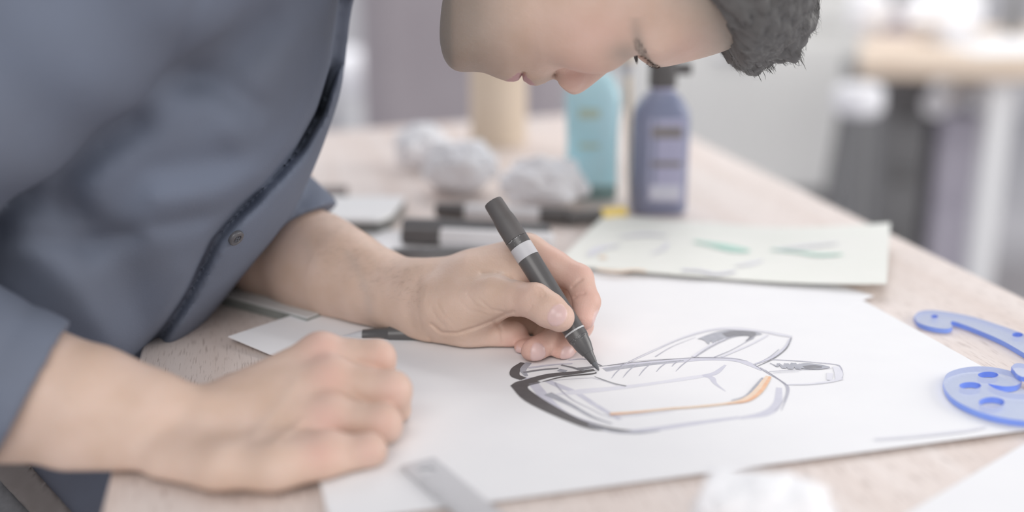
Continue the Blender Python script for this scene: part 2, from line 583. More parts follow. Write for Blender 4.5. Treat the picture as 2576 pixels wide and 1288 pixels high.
# items on the bench top
q = dp(2370, 100, D_B + 0.3)
crumple('crumpled_sheet', (q[0], q[1], bt), 0.09, 5, 'large crumpled white sheet lying on the background bench', squash=(1.3, 1, 0.8))
q = dp(2190, 20, D_B + 0.35)
crumple('crumpled_sheet', (q[0], q[1], bt), 0.062, 6, 'smaller crumpled white sheet at the left end of the background bench', squash=(1, 1, 1.1))
q = dp(2500, 110, D_B + 0.2)
sh = prism_mesh('poster_sheet', [(q[0] - 0.12, q[1] - 0.2), (q[0] + 0.25, q[1] - 0.2), (q[0] + 0.25, q[1] + 0.2), (q[0] - 0.12, q[1] + 0.2)], bt + 0.0005, bt + 0.002)
tag(link('poster_sheet', sh, M['paper']), 'flat white sheet lying on the background bench', 'paper')
q = dp(2262, 60, D_B + 0.55)
e = empty('storage_tin', (q[0], q[1], bt), 'grey storage tin standing at the back of the bench', 'tin')
link('body', lathe_mesh('body', [(0, 0.07), (1, 0.07)], (q[0] - 0.02, q[1], bt), (q[0] - 0.02, q[1], bt + 0.09), 28), M['lavender_box'], e)
link('lid', lathe_mesh('lid', [(0, 0.073), (1, 0.073)], (q[0] - 0.02, q[1], bt + 0.09), (q[0] - 0.02, q[1], bt + 0.11), 28), M['dark_grey'], e)
q = dp(2552, 20, D_B + 0.45)
e = empty('small_bottle', (q[0], q[1], bt), 'small dark bottle on the background bench at the frame edge', 'bottle')
link('body', lathe_mesh('body', [(0, 0.022), (0.7, 0.022), (0.85, 0.012), (1, 0.012)], (q[0], q[1], bt), (q[0], q[1], bt + 0.13), 20), M['dark_grey'], e)
link('cap', lathe_mesh('cap', [(0, 0.014), (1, 0.014)], (q[0], q[1], bt + 0.13), (q[0], q[1], bt + 0.155), 20), M['black_matte'], e)

# ------------------------------------------------------------------ the work table
far_r = tz(1600, 276); far_l = tz(640, 345)
right_dir = (tz(2576, 750) - far_r)[:2]
right_dir = right_dir / np.linalg.norm(right_dir)
left_pt = tz(263, 1255)[:2]
nr = far_r[:2] + right_dir * 1.55
fl = left_pt - right_dir * 0.98
nl = left_pt + right_dir * 0.34
TT = 0.034
tbl = empty('work_table', (0.05, 0.9, FLOOR_Z), 'large light oak work table the man leans over', 'table')
tm = prism_mesh('table_top', [nl, nr, far_r[:2], fl], -TT, 0.0, 0.0015)
link('table_top', tm, M['wood'], tbl)
cen = (nl + nr + far_r[:2] + fl) / 4
ins = [cen + (p - cen) * 0.90 for p in (nl, nr, far_r[:2], fl)]
for p in ins:
    box('leg', (p[0], p[1], (FLOOR_Z - TT) / 2), (0.06, 0.06, -TT - FLOOR_Z), M['wood'], tbl, rz=-0.2, bevel=0.004)
for i in range(4):
    a, b = ins[i], ins[(i + 1) % 4]
    mid = (a + b) / 2
    L = np.linalg.norm(b - a)
    box('apron', (mid[0], mid[1], -TT - 0.04), (L - 0.06, 0.02, 0.08), M['wood'], tbl, rz=math.atan2(b[1] - a[1], b[0] - a[0]))


# ------------------------------------------------------------------ sheets of paper
def sheet(name, pts, z, m, label, th=0.0006, lift=None, n=14, cat='paper', group=None):
    """four corner sheet (nl, nr, fr, fl) as a thin curved slab; lift(u, v) adds height"""
    P = [np.array([p[0], p[1]]) for p in pts]
    V, Fs = [], []
    for lay in (1, 0):
        for j in range(n + 1):
            for i in range(n + 1):
                u, v = i / n, j / n
                p = (1 - u) * (1 - v) * P[0] + u * (1 - v) * P[1] + u * v * P[2] + (1 - u) * v * P[3]
                h = lift(u, v) if lift else 0.0
                V.append((p[0], p[1], z + h + th * lay))
    o = (n + 1) ** 2
    for j in range(n):
        for i in range(n):
            a = j * (n + 1) + i
            Fs.append((a, a + 1, a + n + 2, a + n + 1))
            Fs.append((o + a, o + a + n + 1, o + a + n + 2, o + a + 1))
    for i in range(n):
        a = i; Fs.append((a + 1, a, o + a, o + a + 1))
        a = n * (n + 1) + i; Fs.append((a, a + 1, o + a + 1, o + a))
        a = i * (n + 1); Fs.append((a, a + n + 1, o + a + n + 1, o + a))
        a = i * (n + 1) + n; Fs.append((a + n + 1, a, o + a, o + a + n + 1))
    ob = link(name, pyd(name, V, Fs), m, None, True)
    ob.data.set_sharp_from_angle(angle=math.radians(40))
    return tag(ob, label, cat, group)


def rect(c, a, w, h):
    c = np.array(c); u = np.array([math.cos(a), math.sin(a)]); v = np.array([-u[1], u[0]])
    return [c, c + u * w, c + u * w + v * h, c + v * h]


# loose sheets under the big sheet
cl = tz(575, 866)[:2]
sheet('loose_sheet', rect(cl, math.radians(-39), 0.297, 0.210), 0.0005, M['paper'], 'white sheet with its corner sticking out left of the fist', lift=lambda u, v: 0.0045 * max(0, 0.3 - u) / 0.3)
cr_ = tz(2197, 757)[:2]
ang = math.radians(38)
u_ = np.array([math.cos(ang), math.sin(ang)]); v_ = np.array([-u_[1], u_[0]])
nlr = cr_ - u_ * 0.297
sheet('loose_sheet', [nlr, cr_, cr_ + v_ * 0.19, nlr + v_ * 0.19], 0.0016, M['paper'], 'white sheet whose pointed corner shows below the cream sheet', lift=lambda u, v: 0.002 * max(0, u - 0.8) / 0.2)
# the big drawing sheet
PA = math.radians(15.5)
PC = np.array([-0.085, 0.482])
PZ = 0.0030
sketch_sheet = sheet('drawing_sheet', rect(PC, PA, 0.420, 0.297), PZ - 0.0006, M['paper'], 'large white drawing sheet with a marker sketch of a car', n=4)
# cream sheet with blurred sketches
yc = [tz(1395, 683)[:2], tz(2228, 738, 0.004)[:2], tz(2238, 577, 0.012)[:2], tz(1520, 556)[:2]]
ylift = lambda u, v: 0.0 + 0.006 * max(0, (u - 0.55) / 0.45) ** 2 + 0.006 * max(0, (u - 0.6) / 0.4) * v
cream = sheet('sketch_sheet', yc, PZ + 0.0022, M['cream_paper'], 'cream sheet with small green sketches in front of the purple bottle', lift=ylift, th=0.0008)
# bottom right and left background sheets
a0 = tz(2290, 1290)[:2]; a1 = tz(2590, 1112)[:2]
d_ = (a1 - a0) / np.linalg.norm(a1 - a0); n_ = np.array([d_[1], -d_[0]])
sheet('loose_sheet', [a0 - d_ * 0.05 + n_ * 0.2, a0 + d_ * 0.22 + n_ * 0.2, a0 + d_ * 0.22, a0 - d_ * 0.05], 0.0004, M['paper'], 'blank white sheet in the bottom right corner of the table')
sheet('loose_sheet', [tz(880, 640)[:2], tz(1330, 668)[:2], tz(1310, 612)[:2], tz(905, 575)[:2]], 0.0006, M['paper'], 'white sheet lying behind the wrist under the markers')

# sketch on the drawing sheet
INK = {
    'black': noise_mat('black_marker_ink', (0.105, 0.10, 0.105), (0.125, 0.12, 0.123), 200, 0.6),
    'dark': noise_mat('dark_grey_marker', (0.20, 0.20, 0.225), (0.26, 0.26, 0.28), 250, 0.6),
    'mid': noise_mat('mid_grey_marker', (0.36, 0.37, 0.42), (0.44, 0.45, 0.50), 200, 0.6),
    'light': noise_mat('light_lavender_marker', (0.58, 0.58, 0.67), (0.64, 0.64, 0.72), 150, 0.6),
    'pale': noise_mat('pale_lavender_marker', (0.70, 0.70, 0.77), (0.74, 0.74, 0.80), 150, 0.6),
    'pencil': noise_mat('pencil_line', (0.36, 0.36, 0.43), (0.55, 0.55, 0.62), 900, 0.6),
    'orange': noise_mat('orange_marker', (0.80, 0.42, 0.24), (0.84, 0.55, 0.36), 250, 0.6),
    'peach': noise_mat('peach_marker', (0.80, 0.60, 0.45), (0.84, 0.68, 0.54), 250, 0.6),
    'green': noise_mat('green_marker', (0.32, 0.62, 0.52), (0.50, 0.72, 0.64), 60, 0.6),
}
_lay = [0]


def stroke(pts, w, ink, parent=None, zf=None, n=7, name='ink_stroke'):
    """ribbon through photo pixels lying on the sheet; w in metres, scalar or one per point"""
    parent = parent or sketch_sheet
    _lay[0] += 1
    z = (PZ + 0.00005 + 0.000006 * _lay[0])
    ws = [w] * len(pts) if not hasattr(w, '__len__') else list(w)
    Q = [np.array([*tz(p[0], p[1], zf(p) if zf else z)[:2], wv, zf(p) + 0.0004 if zf else z]) for p, wv in zip(pts, ws)]
    C = catmull(Q, n)
    V, Fs = [], []
    for i, c in enumerate(C):
        t = C[min(i + 1, len(C) - 1)][:2] - C[max(i - 1, 0)][:2]
        t = t / (np.linalg.norm(t) + 1e-9)
        nn = np.array([-t[1], t[0]])
        hw = max(c[2], 0.00008) / 2
        for s in (1, -1):
            V.append((c[0] + nn[0] * hw * s, c[1] + nn[1] * hw * s, c[3]))
    for i in range(len(C) - 1):
        Fs.append((2 * i, 2 * i + 1, 2 * i + 3, 2 * i + 2))
    return link(name, pyd(name, V, Fs), INK[ink], parent)


def patch(pts, ink, n=6, smooth=True, name='ink_patch'):
    _lay[0] += 1
    z = (PZ + 0.00005 + 0.000006 * _lay[0])
    Q = [np.array(p, float) for p in pts]
    if smooth:
        Q = catmull(Q + [Q[0]], n)[:-1]
    V = [tz(p[0], p[1], z) for p in Q]
    bm = bmesh.new()
    vs = [bm.verts.new(v) for v in V]
    es = [bm.edges.new((vs[i], vs[(i + 1) % len(vs)])) for i in range(len(vs))]
    bmesh.ops.triangle_fill(bm, use_beauty=True, edges=es)
    for f in bm.faces:
        if f.normal.z < 0: f.normal_flip()
    return link(name, bm_mesh(name, bm), INK[ink], sketch_sheet)


mm = 0.001
# light tones first
stroke([(1330, 950), (1400, 1030), (1480, 1065), (1560, 1085), (1640, 1080), (1760, 1063), (1860, 1050)], [6 * mm, 7 * mm, 6 * mm, 5 * mm, 5 * mm, 4 * mm, 3 * mm], 'light')
stroke([(1960, 975), (1955, 1015), (1925, 1040), (1860, 1052)], [3.5 * mm, 5 * mm, 6 * mm, 3 * mm], 'light')
stroke([(1376, 958), (1410, 972), (1450, 988), (1500, 1020), (1560, 1055)], [4 * mm, 5 * mm, 4 * mm, 3.5 * mm, 3 * mm], 'light')
stroke([(1400, 992), (1460, 985), (1560, 975), (1660, 962), (1740, 950), (1790, 942)], [2 * mm, 7 * mm, 5 * mm, 4 * mm, 5 * mm, 3 * mm], 'pale')
stroke([(1770, 945), (1790, 950), (1800, 965), (1825, 984)], [3 * mm, 4 * mm, 2.5 * mm, 0.6 * mm], 'light')
stroke([(1770, 946), (1800, 938), (1825, 918)], [4 * mm, 4 * mm, 1.5 * mm], 'light')
stroke([(1520, 930), (1600, 917), (1700, 908), (1780, 902), (1850, 905), (1890, 918), (1915, 932)], [7 * mm, 7 * mm, 6 * mm, 6 * mm, 6 * mm, 5 * mm, 1 * mm], 'light')
stroke([(1520, 930), (1580, 922), (1660, 913), (1720, 907)], [5 * mm, 5 * mm, 3 * mm, 2 * mm], 'mid')
# hatching rays
for (x0, y0, x1, y1) in ((1568, 921, 1538, 952), (1600, 917, 1567, 950), (1640, 912, 1607, 946), (1680, 910, 1651, 935), (1738, 902, 1700, 934), (1712, 905, 1690, 922)):
    stroke([(x0, y0), ((x0 + x1) / 2 - 3, (y0 + y1) / 2), (x1, y1)], [0.7 * mm, 0.9 * mm, 0.3 * mm], 'pencil')
# outline of the body
stroke([(1500, 922), (1540, 918), (1600, 911), (1680, 904), (1740, 900), (1800, 900), (1845, 902), (1880, 908)], [0.6 * mm, 1.0 * mm, 1.0 * mm, 0.9 * mm, 1.0 * mm, 0.8 * mm, 0.6 * mm, 0.3 * mm], 'dark')
stroke([(1510, 922), (1560, 914), (1620, 906), (1700, 902), (1760, 898)], [0.4 * mm] * 5, 'pencil')
stroke([(1895, 915), (1930, 938), (1965, 958), (1980, 970), (1983, 985), (1975, 1010), (1965, 1032)], [0.5 * mm, 0.8 * mm, 0.9 * mm, 1.6 * mm, 1.4 * mm, 0.9 * mm, 0.5 * mm], 'pencil')
stroke([(1925, 930), (1960, 955), (1978, 975), (1972, 1005), (1950, 1035)], 0.5 * mm, 'pencil')
# black wedge at the left and its inner tones
patch([(1284, 970), (1300, 960), (1330, 955), (1360, 962), (1328, 972), (1345, 990), (1400, 1024), (1470, 1058), (1540, 1076), (1590, 1083), (1540, 1083), (1480, 1078), (1400, 1048), (1320, 1008)], 'black', 4)
stroke([(1318, 962), (1380, 945), (1450, 937), (1495, 930)], [6.5 * mm, 6 * mm, 4.5 * mm, 3 * mm], 'black')
stroke([(1365, 960), (1420, 947), (1490, 940), (1500, 936)], [1 * mm, 2 * mm, 2 * mm, 0.5 * mm], 'black')
stroke([(1480, 1068), (1540, 1084), (1600, 1088), (1660, 1083)], [1.5 * mm, 2.6 * mm, 3 * mm, 1 * mm], 'mid')
stroke([(1378, 990), (1400, 1000), (1440, 1020), (1490, 1048), (1540, 1066)], [6 * mm, 5 * mm, 3 * mm, 2.2 * mm, 1 * mm], 'mid')
stroke([(1396, 962), (1410, 980), (1440, 1005), (1490, 1030), (1515, 1043), (1540, 1045)], [1.2 * mm, 0.9 * mm, 0.7 * mm, 0.5 * mm, 0.5 * mm, 0.3 * mm], 'pencil')
stroke([(1496, 947), (1515, 954), (1545, 964), (1575, 971)], [0.6 * mm, 0.9 * mm, 0.9 * mm, 1.5 * mm], 'dark')
stroke([(1490, 950), (1520, 958), (1555, 970)], 0.4 * mm, 'pencil')
stroke([(1330, 966), (1400, 956), (1490, 950)], 0.4 * mm, 'pencil')
# wing behind the fingers
stroke([(1315, 912), (1298, 928), (1296, 944), (1318, 953)], [3 * mm, 6 * mm, 6 * mm, 5 * mm], 'black')
stroke([(1283, 939), (1300, 945), (1310, 955)], [0.4 * mm, 2 * mm, 2 * mm], 'black')
stroke([(1330, 912), (1316, 930), (1325, 946)], [4 * mm, 4 * mm, 2 * mm], 'mid')
stroke([(1316, 937), (1360, 930), (1405, 926)], [2.4 * mm, 2.2 * mm, 1.6 * mm], 'dark')
stroke([(1330, 925), (1390, 917), (1440, 914)], [2.4 * mm, 2 * mm, 1.4 * mm], 'light')
stroke([(1405, 930), (1424, 934)], [4 * mm, 4 * mm], 'mid')
stroke([(1412, 918), (1440, 924), (1470, 933)], [1.6 * mm, 2 * mm, 2.5 * mm], 'dark')
stroke([(1450, 928), (1485, 924), (1500, 919)], [4 * mm, 3 * mm, 1.5 * mm], 'dark')
stroke([(1500, 914), (1517, 921)], [1.5 * mm, 0.5 * mm], 'dark')
stroke([(1430, 906), (1462, 902), (1490, 905)], [1 * mm, 1.4 * mm, 0.8 * mm], 'light')
# upper wing
stroke([(1570, 917), (1640, 884), (1700, 856), (1760, 836), (1810, 827), (1860, 828), (1920, 834), (1965, 842), (1992, 847)], [0.5 * mm, 1.4 * mm, 2 * mm, 3 * mm, 4 * mm, 4 * mm, 3.5 * mm, 4.5 * mm, 3 * mm], 'pale')
stroke([(1560, 920), (1640, 882), (1720, 850), (1790, 830), (1850, 824), (1930, 834), (1993, 846)], 0.5 * mm, 'pencil')
stroke([(1648, 897), (1690, 872), (1750, 848)], [0.7 * mm, 0.5 * mm, 0.3 * mm], 'pencil')
patch([(1755, 852), (1780, 842), (1810, 833), (1850, 830), (1895, 834), (1918, 840), (1900, 844), (1895, 852), (1875, 858), (1888, 846), (1860, 845), (1835, 851), (1815, 860), (1805, 856), (1795, 864), (1788, 857), (1782, 866), (1772, 856)], 'mid', 3, True)
patch([(1815, 838), (1850, 831), (1895, 834), (1902, 842), (1892, 851), (1875, 858), (1886, 845), (1855, 845), (1830, 848)], 'dark', 3, True)
stroke([(1747, 898), (1790, 872), (1830, 852), (1850, 846)], [0.9 * mm, 0.8 * mm, 0.9 * mm, 1 * mm], 'pencil')
stroke([(1742, 897), (1786, 869), (1825, 852)], [2 * mm, 1.5 * mm, 1 * mm], 'pale')
stroke([(1797, 898), (1840, 880), (1880, 858), (1900, 844)], [0.9 * mm, 0.6 * mm, 0.6 * mm, 0.5 * mm], 'pencil')
stroke([(1815, 897), (1880, 870), (1915, 852), (1932, 842)], [2 * mm, 1.6 * mm, 1.6 * mm, 1.2 * mm], 'pale')
stroke([(1900, 915), (1940, 900), (1975, 875), (1990, 850)], [1.6 * mm, 2 * mm, 2.2 * mm, 1.8 * mm], 'light')
stroke([(1903, 922), (1945, 902), (1978, 876), (1991, 849)], [0.5 * mm, 1 * mm, 1 * mm, 0.6 * mm], 'dark')
stroke([(1898, 918), (1935, 898), (1960, 878)], 0.5 * mm, 'pencil')
# side fin at the right
stroke([(1940, 904), (2000, 907), (2060, 912), (2105, 917), (2115, 925), (2119, 940), (2118, 953)], [0.8 * mm, 1.0 * mm, 0.9 * mm, 0.9 * mm, 1.2 * mm, 1.0 * mm, 0.6 * mm], 'pencil')
stroke([(1978, 967), (2030, 966), (2085, 960), (2118, 952)], [1.2 * mm, 2 * mm, 2.6 * mm, 3 * mm], 'pale')
stroke([(2103, 922), (2110, 940), (2108, 955)], [4 * mm, 5 * mm, 3 * mm], 'pale')
stroke([(2088, 938), (2086, 956)], [4 * mm, 3 * mm], 'pale')
zig = [(1937, 913), (1955, 922), (1958, 914), (1972, 926), (1978, 914), (1988, 928), (1996, 913), (2008, 928), (2016, 915), (2030, 926)]
zw = [0.8, 1.6, 2.0, 2.6, 2.8, 3.2, 3.2, 3.2, 3.0, 2.0]
for k in range(len(zig) - 1):
    stroke([zig[k], ((zig[k][0] + zig[k + 1][0]) / 2 + 1, (zig[k][1] + zig[k + 1][1]) / 2), zig[k + 1]], [zw[k] * mm, zw[k] * mm, zw[k + 1] * mm], 'mid', n=4)
patch([(2000, 917), (2030, 913), (2070, 918), (2088, 924), (2060, 929), (2030, 928), (2008, 925)], 'mid', 4)
patch([(2018, 921), (2045, 918), (2068, 922), (2060, 927), (2030, 928)], 'dark', 4)
stroke([(1935, 934), (1990, 931), (2050, 928), (2095, 926)], [0.6 * mm, 0.6 * mm, 0.5 * mm, 0.3 * mm], 'pencil')
stroke([(1945, 938), (2010, 934)], [0.4 * mm, 0.3 * mm], 'pencil')
stroke([(1912, 924), (1940, 940), (1978, 966)], [0.8 * mm, 0.6 * mm, 0.6 * mm], 'pencil')
# orange strip
stroke([(1535, 1040), (1600, 1036), (1680, 1028), (1760, 1022), (1840, 1013), (1880, 1003), (1905, 985), (1925, 960), (1934, 946)], [2.4 * mm, 2.6 * mm, 2.6 * mm, 2.6 * mm, 2.8 * mm, 5 * mm, 6 * mm, 5 * mm, 3.5 * mm], 'peach')
stroke([(1535, 1042), (1580, 1039), (1640, 1034)], [2 * mm, 1.6 * mm, 0.4 * mm], 'orange')
stroke([(1830, 1016), (1880, 1008), (1910, 988), (1930, 960), (1937, 947)], [1 * mm, 2 * mm, 2.4 * mm, 2 * mm, 1.5 * mm], 'orange')
stroke([(1840, 1007), (1875, 996), (1900, 972), (1918, 950)], [0.8 * mm, 1.2 * mm, 1.8 * mm, 1.2 * mm], 'mid')
stroke([(1530, 1048), (1620, 1041), (1700, 1033)], [1 * mm, 1.2 * mm, 0.4 * mm], 'pale')
# faint stroke at the right
stroke([(2200, 1105), (2300, 1097), (2420, 1084), (2480, 1074)], [2 * mm, 2.5 * mm, 3 * mm, 1.5 * mm], 'pale')

# blurred sketches on the cream sheet
def ystroke(pts, w, ink):
    def zf(p):
        u = min(1, max(0, (p[0] - 1450) / 780)); v = min(1, max(0, (720 - p[1]) / 150))
        return PZ + 0.0033 + ylift(u, v)
    return stroke(pts, w, ink, cream, zf, 4)


ystroke([(1745, 608), (1800, 617), (1850, 628), (1885, 632)], [4 * mm, 12 * mm, 16 * mm, 6 * mm], 'green')
ystroke([(1940, 628), (2010, 635), (2060, 642), (2120, 640)], [4 * mm, 6 * mm, 7 * mm, 3 * mm], 'green')
ystroke([(1950, 628), (2030, 620), (2110, 612)], [3 * mm, 7 * mm, 3 * mm], 'pale')
ystroke([(1715, 680), (1760, 682), (1800, 690), (1850, 684)], [5 * mm, 5 * mm, 6 * mm, 4 * mm], 'light')
ystroke([(1850, 670), (1890, 664), (1920, 655)], [3 * mm, 6 * mm, 2 * mm], 'pale')
ystroke([(1480, 645), (1510, 625), (1560, 618)], [4 * mm, 10 * mm, 4 * mm], 'pale')
ystroke([(1560, 598), (1620, 590), (1680, 594)], [3 * mm, 8 * mm, 3 * mm], 'pale')
ystroke([(1508, 648), (1526, 648)], [8 * mm, 6 * mm], 'peach')
ystroke([(1500, 678), (1550, 684), (1600, 680), (1625, 684)], [4 * mm, 6 * mm, 5 * mm, 4 * mm], 'peach')
ystroke([(1640, 640), (1670, 625), (1680, 610)], [2 * mm, 4 * mm, 2 * mm], 'pale')
# ------------------------------------------------------------------ things on the table
# pen lathe helper: parts along the axis, given as fractions
def stick(name, a, b, parts, label, cat, group=None, seg=32):
    """parts: (part name, material, [(s, r), ...])"""
    e = empty(name, a, label, cat, group)
    for nm, m, prof in parts:
        link(nm, lathe_mesh(nm, prof, a, b, seg), m, e)
    return e


PEN_A = dp(1506, 946, 0.7205)
PEN_A[2] = PZ + 0.0003
PEN_B = dp(1240, 508, 0.7475)
pen_u = (PEN_B - PEN_A) / np.linalg.norm(PEN_B - PEN_A)
PEN_L = np.linalg.norm(PEN_B - PEN_A)
M['nib'] = noise_mat('felt_nib', (0.11, 0.115, 0.125), (0.13, 0.135, 0.145), 300, 0.5)
M['white_ring'] = noise_mat('white_print', (0.55, 0.57, 0.58), (0.62, 0.63, 0.64), 200, 0.5)
stick('marker_pen', PEN_A, PEN_B, [
    ('nib', M['nib'], [(0, 0.0004), (0.012, 0.0010), (0.035, 0.0018), (0.05, 0.0019)]),
    ('nib_collar', M['black_plastic'], [(0.045, 0.0022), (0.085, 0.0032), (0.10, 0.0037), (0.104, 0.0026)]),
    ('grip_cone', M['black_plastic'], [(0.098, 0.0040), (0.108, 0.0044), (0.140, 0.0056), (0.170, 0.0061), (0.178, 0.0063), (0.1785, 0.0066), (0.188, 0.0067)]),
    ('grip', M['black_plastic'], [(0.1885, 0.0068), (0.30, 0.00695), (0.42, 0.0071), (0.60, 0.0073), (0.656, 0.0074)]),
    ('white_ring', M['white_ring'], [(0.218, 0.00682), (0.218, 0.00696), (0.226, 0.00698), (0.226, 0.00682)]),
    ('silver_band', M['silver'], [(0.656, 0.0073), (0.656, 0.00752), (0.728, 0.00755), (0.728, 0.0073)]),
    ('barrel_end', M['black_plastic'], [(0.728, 0.0074), (0.768, 0.0075), (0.7685, 0.0068)]),
    ('cap_stub', M['black_matte'], [(0.7682, 0.0070), (0.770, 0.0075), (0.860, 0.0074), (0.892, 0.0071), (0.912, 0.0066), (0.992, 0.0064), (1.0, 0.0060)]),
], 'black marker pen with a silver band held in the drawing hand', 'marker')

# worn white flecks along the pen's seams
pen_ob = bpy.data.objects['marker_pen']
V, Fs = [], []
pu = Vector(pen_u); pe1 = pu.cross(Vector((0, 0, 1))).normalized(); pe2 = pu.cross(pe1)
rw_ = random.Random(5)
for k in range(70):
    s0, rr = ((0.767, 0.00757), (0.1880, 0.00683), (0.1785, 0.00668), (0.74, 0.00757))[k % 4 if k % 4 < 3 or rw_.random() < 0.25 else 0]
    a0 = rw_.uniform(0, 2 * math.pi); da = rw_.uniform(0.03, 0.16)
    s1 = s0 + (rw_.uniform(-0.014, 0.0) if rw_.random() < 0.25 else 0) - 0.0005
    wd = rw_.uniform(0.0006, 0.0016)
    i0 = len(V)
    for (ss, aa) in ((s1, a0), (s1, a0 + da), (s1 - wd, a0 + da), (s1 - wd, a0)):
        V.append(Vector(PEN_A) + pu * (PEN_L * ss) + (pe1 * math.cos(aa) + pe2 * math.sin(aa)) * (rr + 0.00004))
    Fs.append((i0, i0 + 1, i0 + 2, i0 + 3))
link('worn_flecks', pyd('worn_flecks', V, Fs), M['white_ring'], pen_ob)['kind'] = 'stuff'

# markers lying behind the hand
M['dark_body'] = noise_mat('dark_marker_body', (0.10, 0.10, 0.105), (0.14, 0.14, 0.145), 40, 0.4)
M['white_body'] = noise_mat('white_marker_body', (0.72, 0.72, 0.74), (0.77, 0.77, 0.79), 40, 0.4)
M['yellow'] = noise_mat('yellow_cap', (0.80, 0.58, 0.12), (0.84, 0.64, 0.18), 40, 0.4)


def lying_marker(x0, y0, x1, y1, r, body, cap0, cap1, label, split=(0.24, 0.68), z=0.0):
    a = tz(x0, y0, r + z); b = tz(x1, y1, r + z)
    a[2] = b[2] = r + z + 0.0002
    return stick('marker_pen', a, b, [
        ('cap', cap0, [(0, r * 0.86), (0.01, r * 0.92), (split[0], r)]),
        ('barrel', body, [(split[0], r * 0.94), (split[1], r * 0.94)]),
        ('cap_end', cap1, [(split[1], r), (0.985, r * 0.95), (1, r * 0.8)]),
    ], label, 'marker', 'markers on the table behind the hand', 24)


lying_marker(1098, 528, 1440, 545, 0.0075, M['white_body'], M['black_matte'], M['black_matte'], 'white barrelled marker with black caps, farthest of the lying markers', (0.22, 0.77))
lying_marker(1425, 552, 1572, 535, 0.0065, M['black_matte'], M['black_matte'], M['yellow'], 'black marker with a yellow end in front of the teal bottle', (0.3, 0.57))
lying_marker(1015, 570, 1382, 588, 0.0085, M['dark_body'], M['dark_body'], M['dark_body'], 'dark marker lying just behind the upright pen, far one of the pair', (0.3, 0.7))
lying_marker(1014, 592, 1392, 610, 0.0085, M['white_body'], M['black_matte'], M['white_body'], 'marker with dark cap and white barrel, near one of the pair', (0.26, 0.72))
lying_marker(985, 650, 1250, 650, 0.0090, M['dark_body'], M['dark_body'], M['black_matte'], 'dark marker lying directly behind the wrist', (0.3, 0.7))

# notebook / tablet pieces on the left
M['tablet_white'] = noise_mat('white_cover', (0.82, 0.83, 0.83), (0.85, 0.85, 0.86), 20, 0.35)
M['tablet_side'] = noise_mat('dark_edge', (0.14, 0.145, 0.14), (0.17, 0.175, 0.17), 20, 0.5)
zt = 0.014
t0 = tz(600, 492, zt); t1 = tz(1020, 494, zt); t2 = tz(950, 551, zt); t3 = tz(600, 551, zt)
nb = empty('tablet', (*((t0 + t2) / 2)[:2], 0.0), 'white topped tablet with dark edges lying behind the rolled sleeve', 'tablet')
pts = [t3[:2], t2[:2], tz(985, 538, zt)[:2], t1[:2], t0[:2]]
link('case', prism_mesh('case', pts, 0.0004, zt - 0.004, 0.0008), M['tablet_side'], nb)
link('cover', prism_mesh('cover', pts, zt - 0.004, zt, 0.0008), M['tablet_white'], nb)
# thin notebook under the forearm
zn = 0.008
pts = [tz(500, 729, zn)[:2], tz(560, 741, zn)[:2], tz(772, 797, zn)[:2], tz(980, 720, zn)[:2], tz(700, 640, zn)[:2]]
nbk = empty('notebook', (*np.mean(pts, axis=0), 0.0), 'thin grey notebook lying under the drawing forearm', 'notebook')
M['notebook_edge'] = noise_mat('notebook_edge', (0.23, 0.245, 0.23), (0.27, 0.285, 0.27), 60, 0.5)
M['notebook_cover'] = noise_mat('notebook_cover', (0.60, 0.60, 0.60), (0.64, 0.64, 0.64), 30, 0.5)
link('pages', prism_mesh('pages', pts, 0.0004, zn - 0.0015), M['notebook_edge'], nbk)
link('cover', prism_mesh('cover', pts, zn - 0.0015, zn), M['notebook_cover'], nbk)
# dark brown phone-like slab further back
M['brown'] = noise_mat('brown_leather', (0.20, 0.165, 0.16), (0.25, 0.21, 0.20), 60, 0.6)
za = 0.012
wl = empty('wallet', (*tz(830, 480)[:2], 0), 'dark brown wallet lying behind the white tablet', 'wallet')
pts = [tz(740, 486, za)[:2], tz(858, 484, za)[:2], tz(875, 466, za)[:2], tz(770, 466, za)[:2]]
link('lower_half', prism_mesh('lower_half', pts, 0.0004, za * 0.48, 0.001), M['brown'], wl)
link('upper_half', prism_mesh('upper_half', pts, za * 0.52, za, 0.001), M['brown'], wl)

# fountain pen tip left of the wrist
a = tz(862, 845, 0.003); b = tz(1120, 838, 0.007)
stick('fountain_pen', a, b, [
    ('nib', M['silver'], [(0, 0.0003), (0.06, 0.0012), (0.16, 0.0032), (0.20, 0.0036)]),
    ('section', M['black_plastic'], [(0.20, 0.0040), (0.45, 0.0050), (0.46, 0.0055)]),
    ('barrel', M['black_plastic'], [(0.46, 0.0058), (0.98, 0.0058), (1, 0.004)]),
], 'pen with a silver tip lying partly under the drawing wrist', 'pen')

# cardboard tube
M['card'] = noise_mat('brown_cardboard', (0.66, 0.55, 0.43), (0.70, 0.59, 0.48), 12, 0.7)
M['card_in'] = noise_mat('pale_cardboard', (0.74, 0.67, 0.58), (0.77, 0.70, 0.62), 12, 0.7)
tb = tz(1253, 372); tt = dp(1253, 20, 1.44)
rt_ = 0.036
te = empty('cardboard_tube', (tb[0], tb[1] + rt_, 0), 'tall brown cardboard tube standing behind the crumpled paper', 'tube')
link('tube', lathe_mesh('tube', [(0, rt_ * 0.9), (0, rt_), (1, rt_), (1, rt_ * 0.9), (0.1, rt_ * 0.9)], (tb[0], tb[1] + rt_, 0.0003), (tb[0], tb[1] + rt_, 0.235), 36), M['card'], te)
link('rim', lathe_mesh('rim', [(0, rt_ * 0.89), (0, rt_ * 1.005), (1, rt_ * 1.005), (1, rt_ * 0.89)], (tb[0], tb[1] + rt_, 0.233), (tb[0], tb[1] + rt_, 0.2365), 36, closed=False), M['card_in'], te)

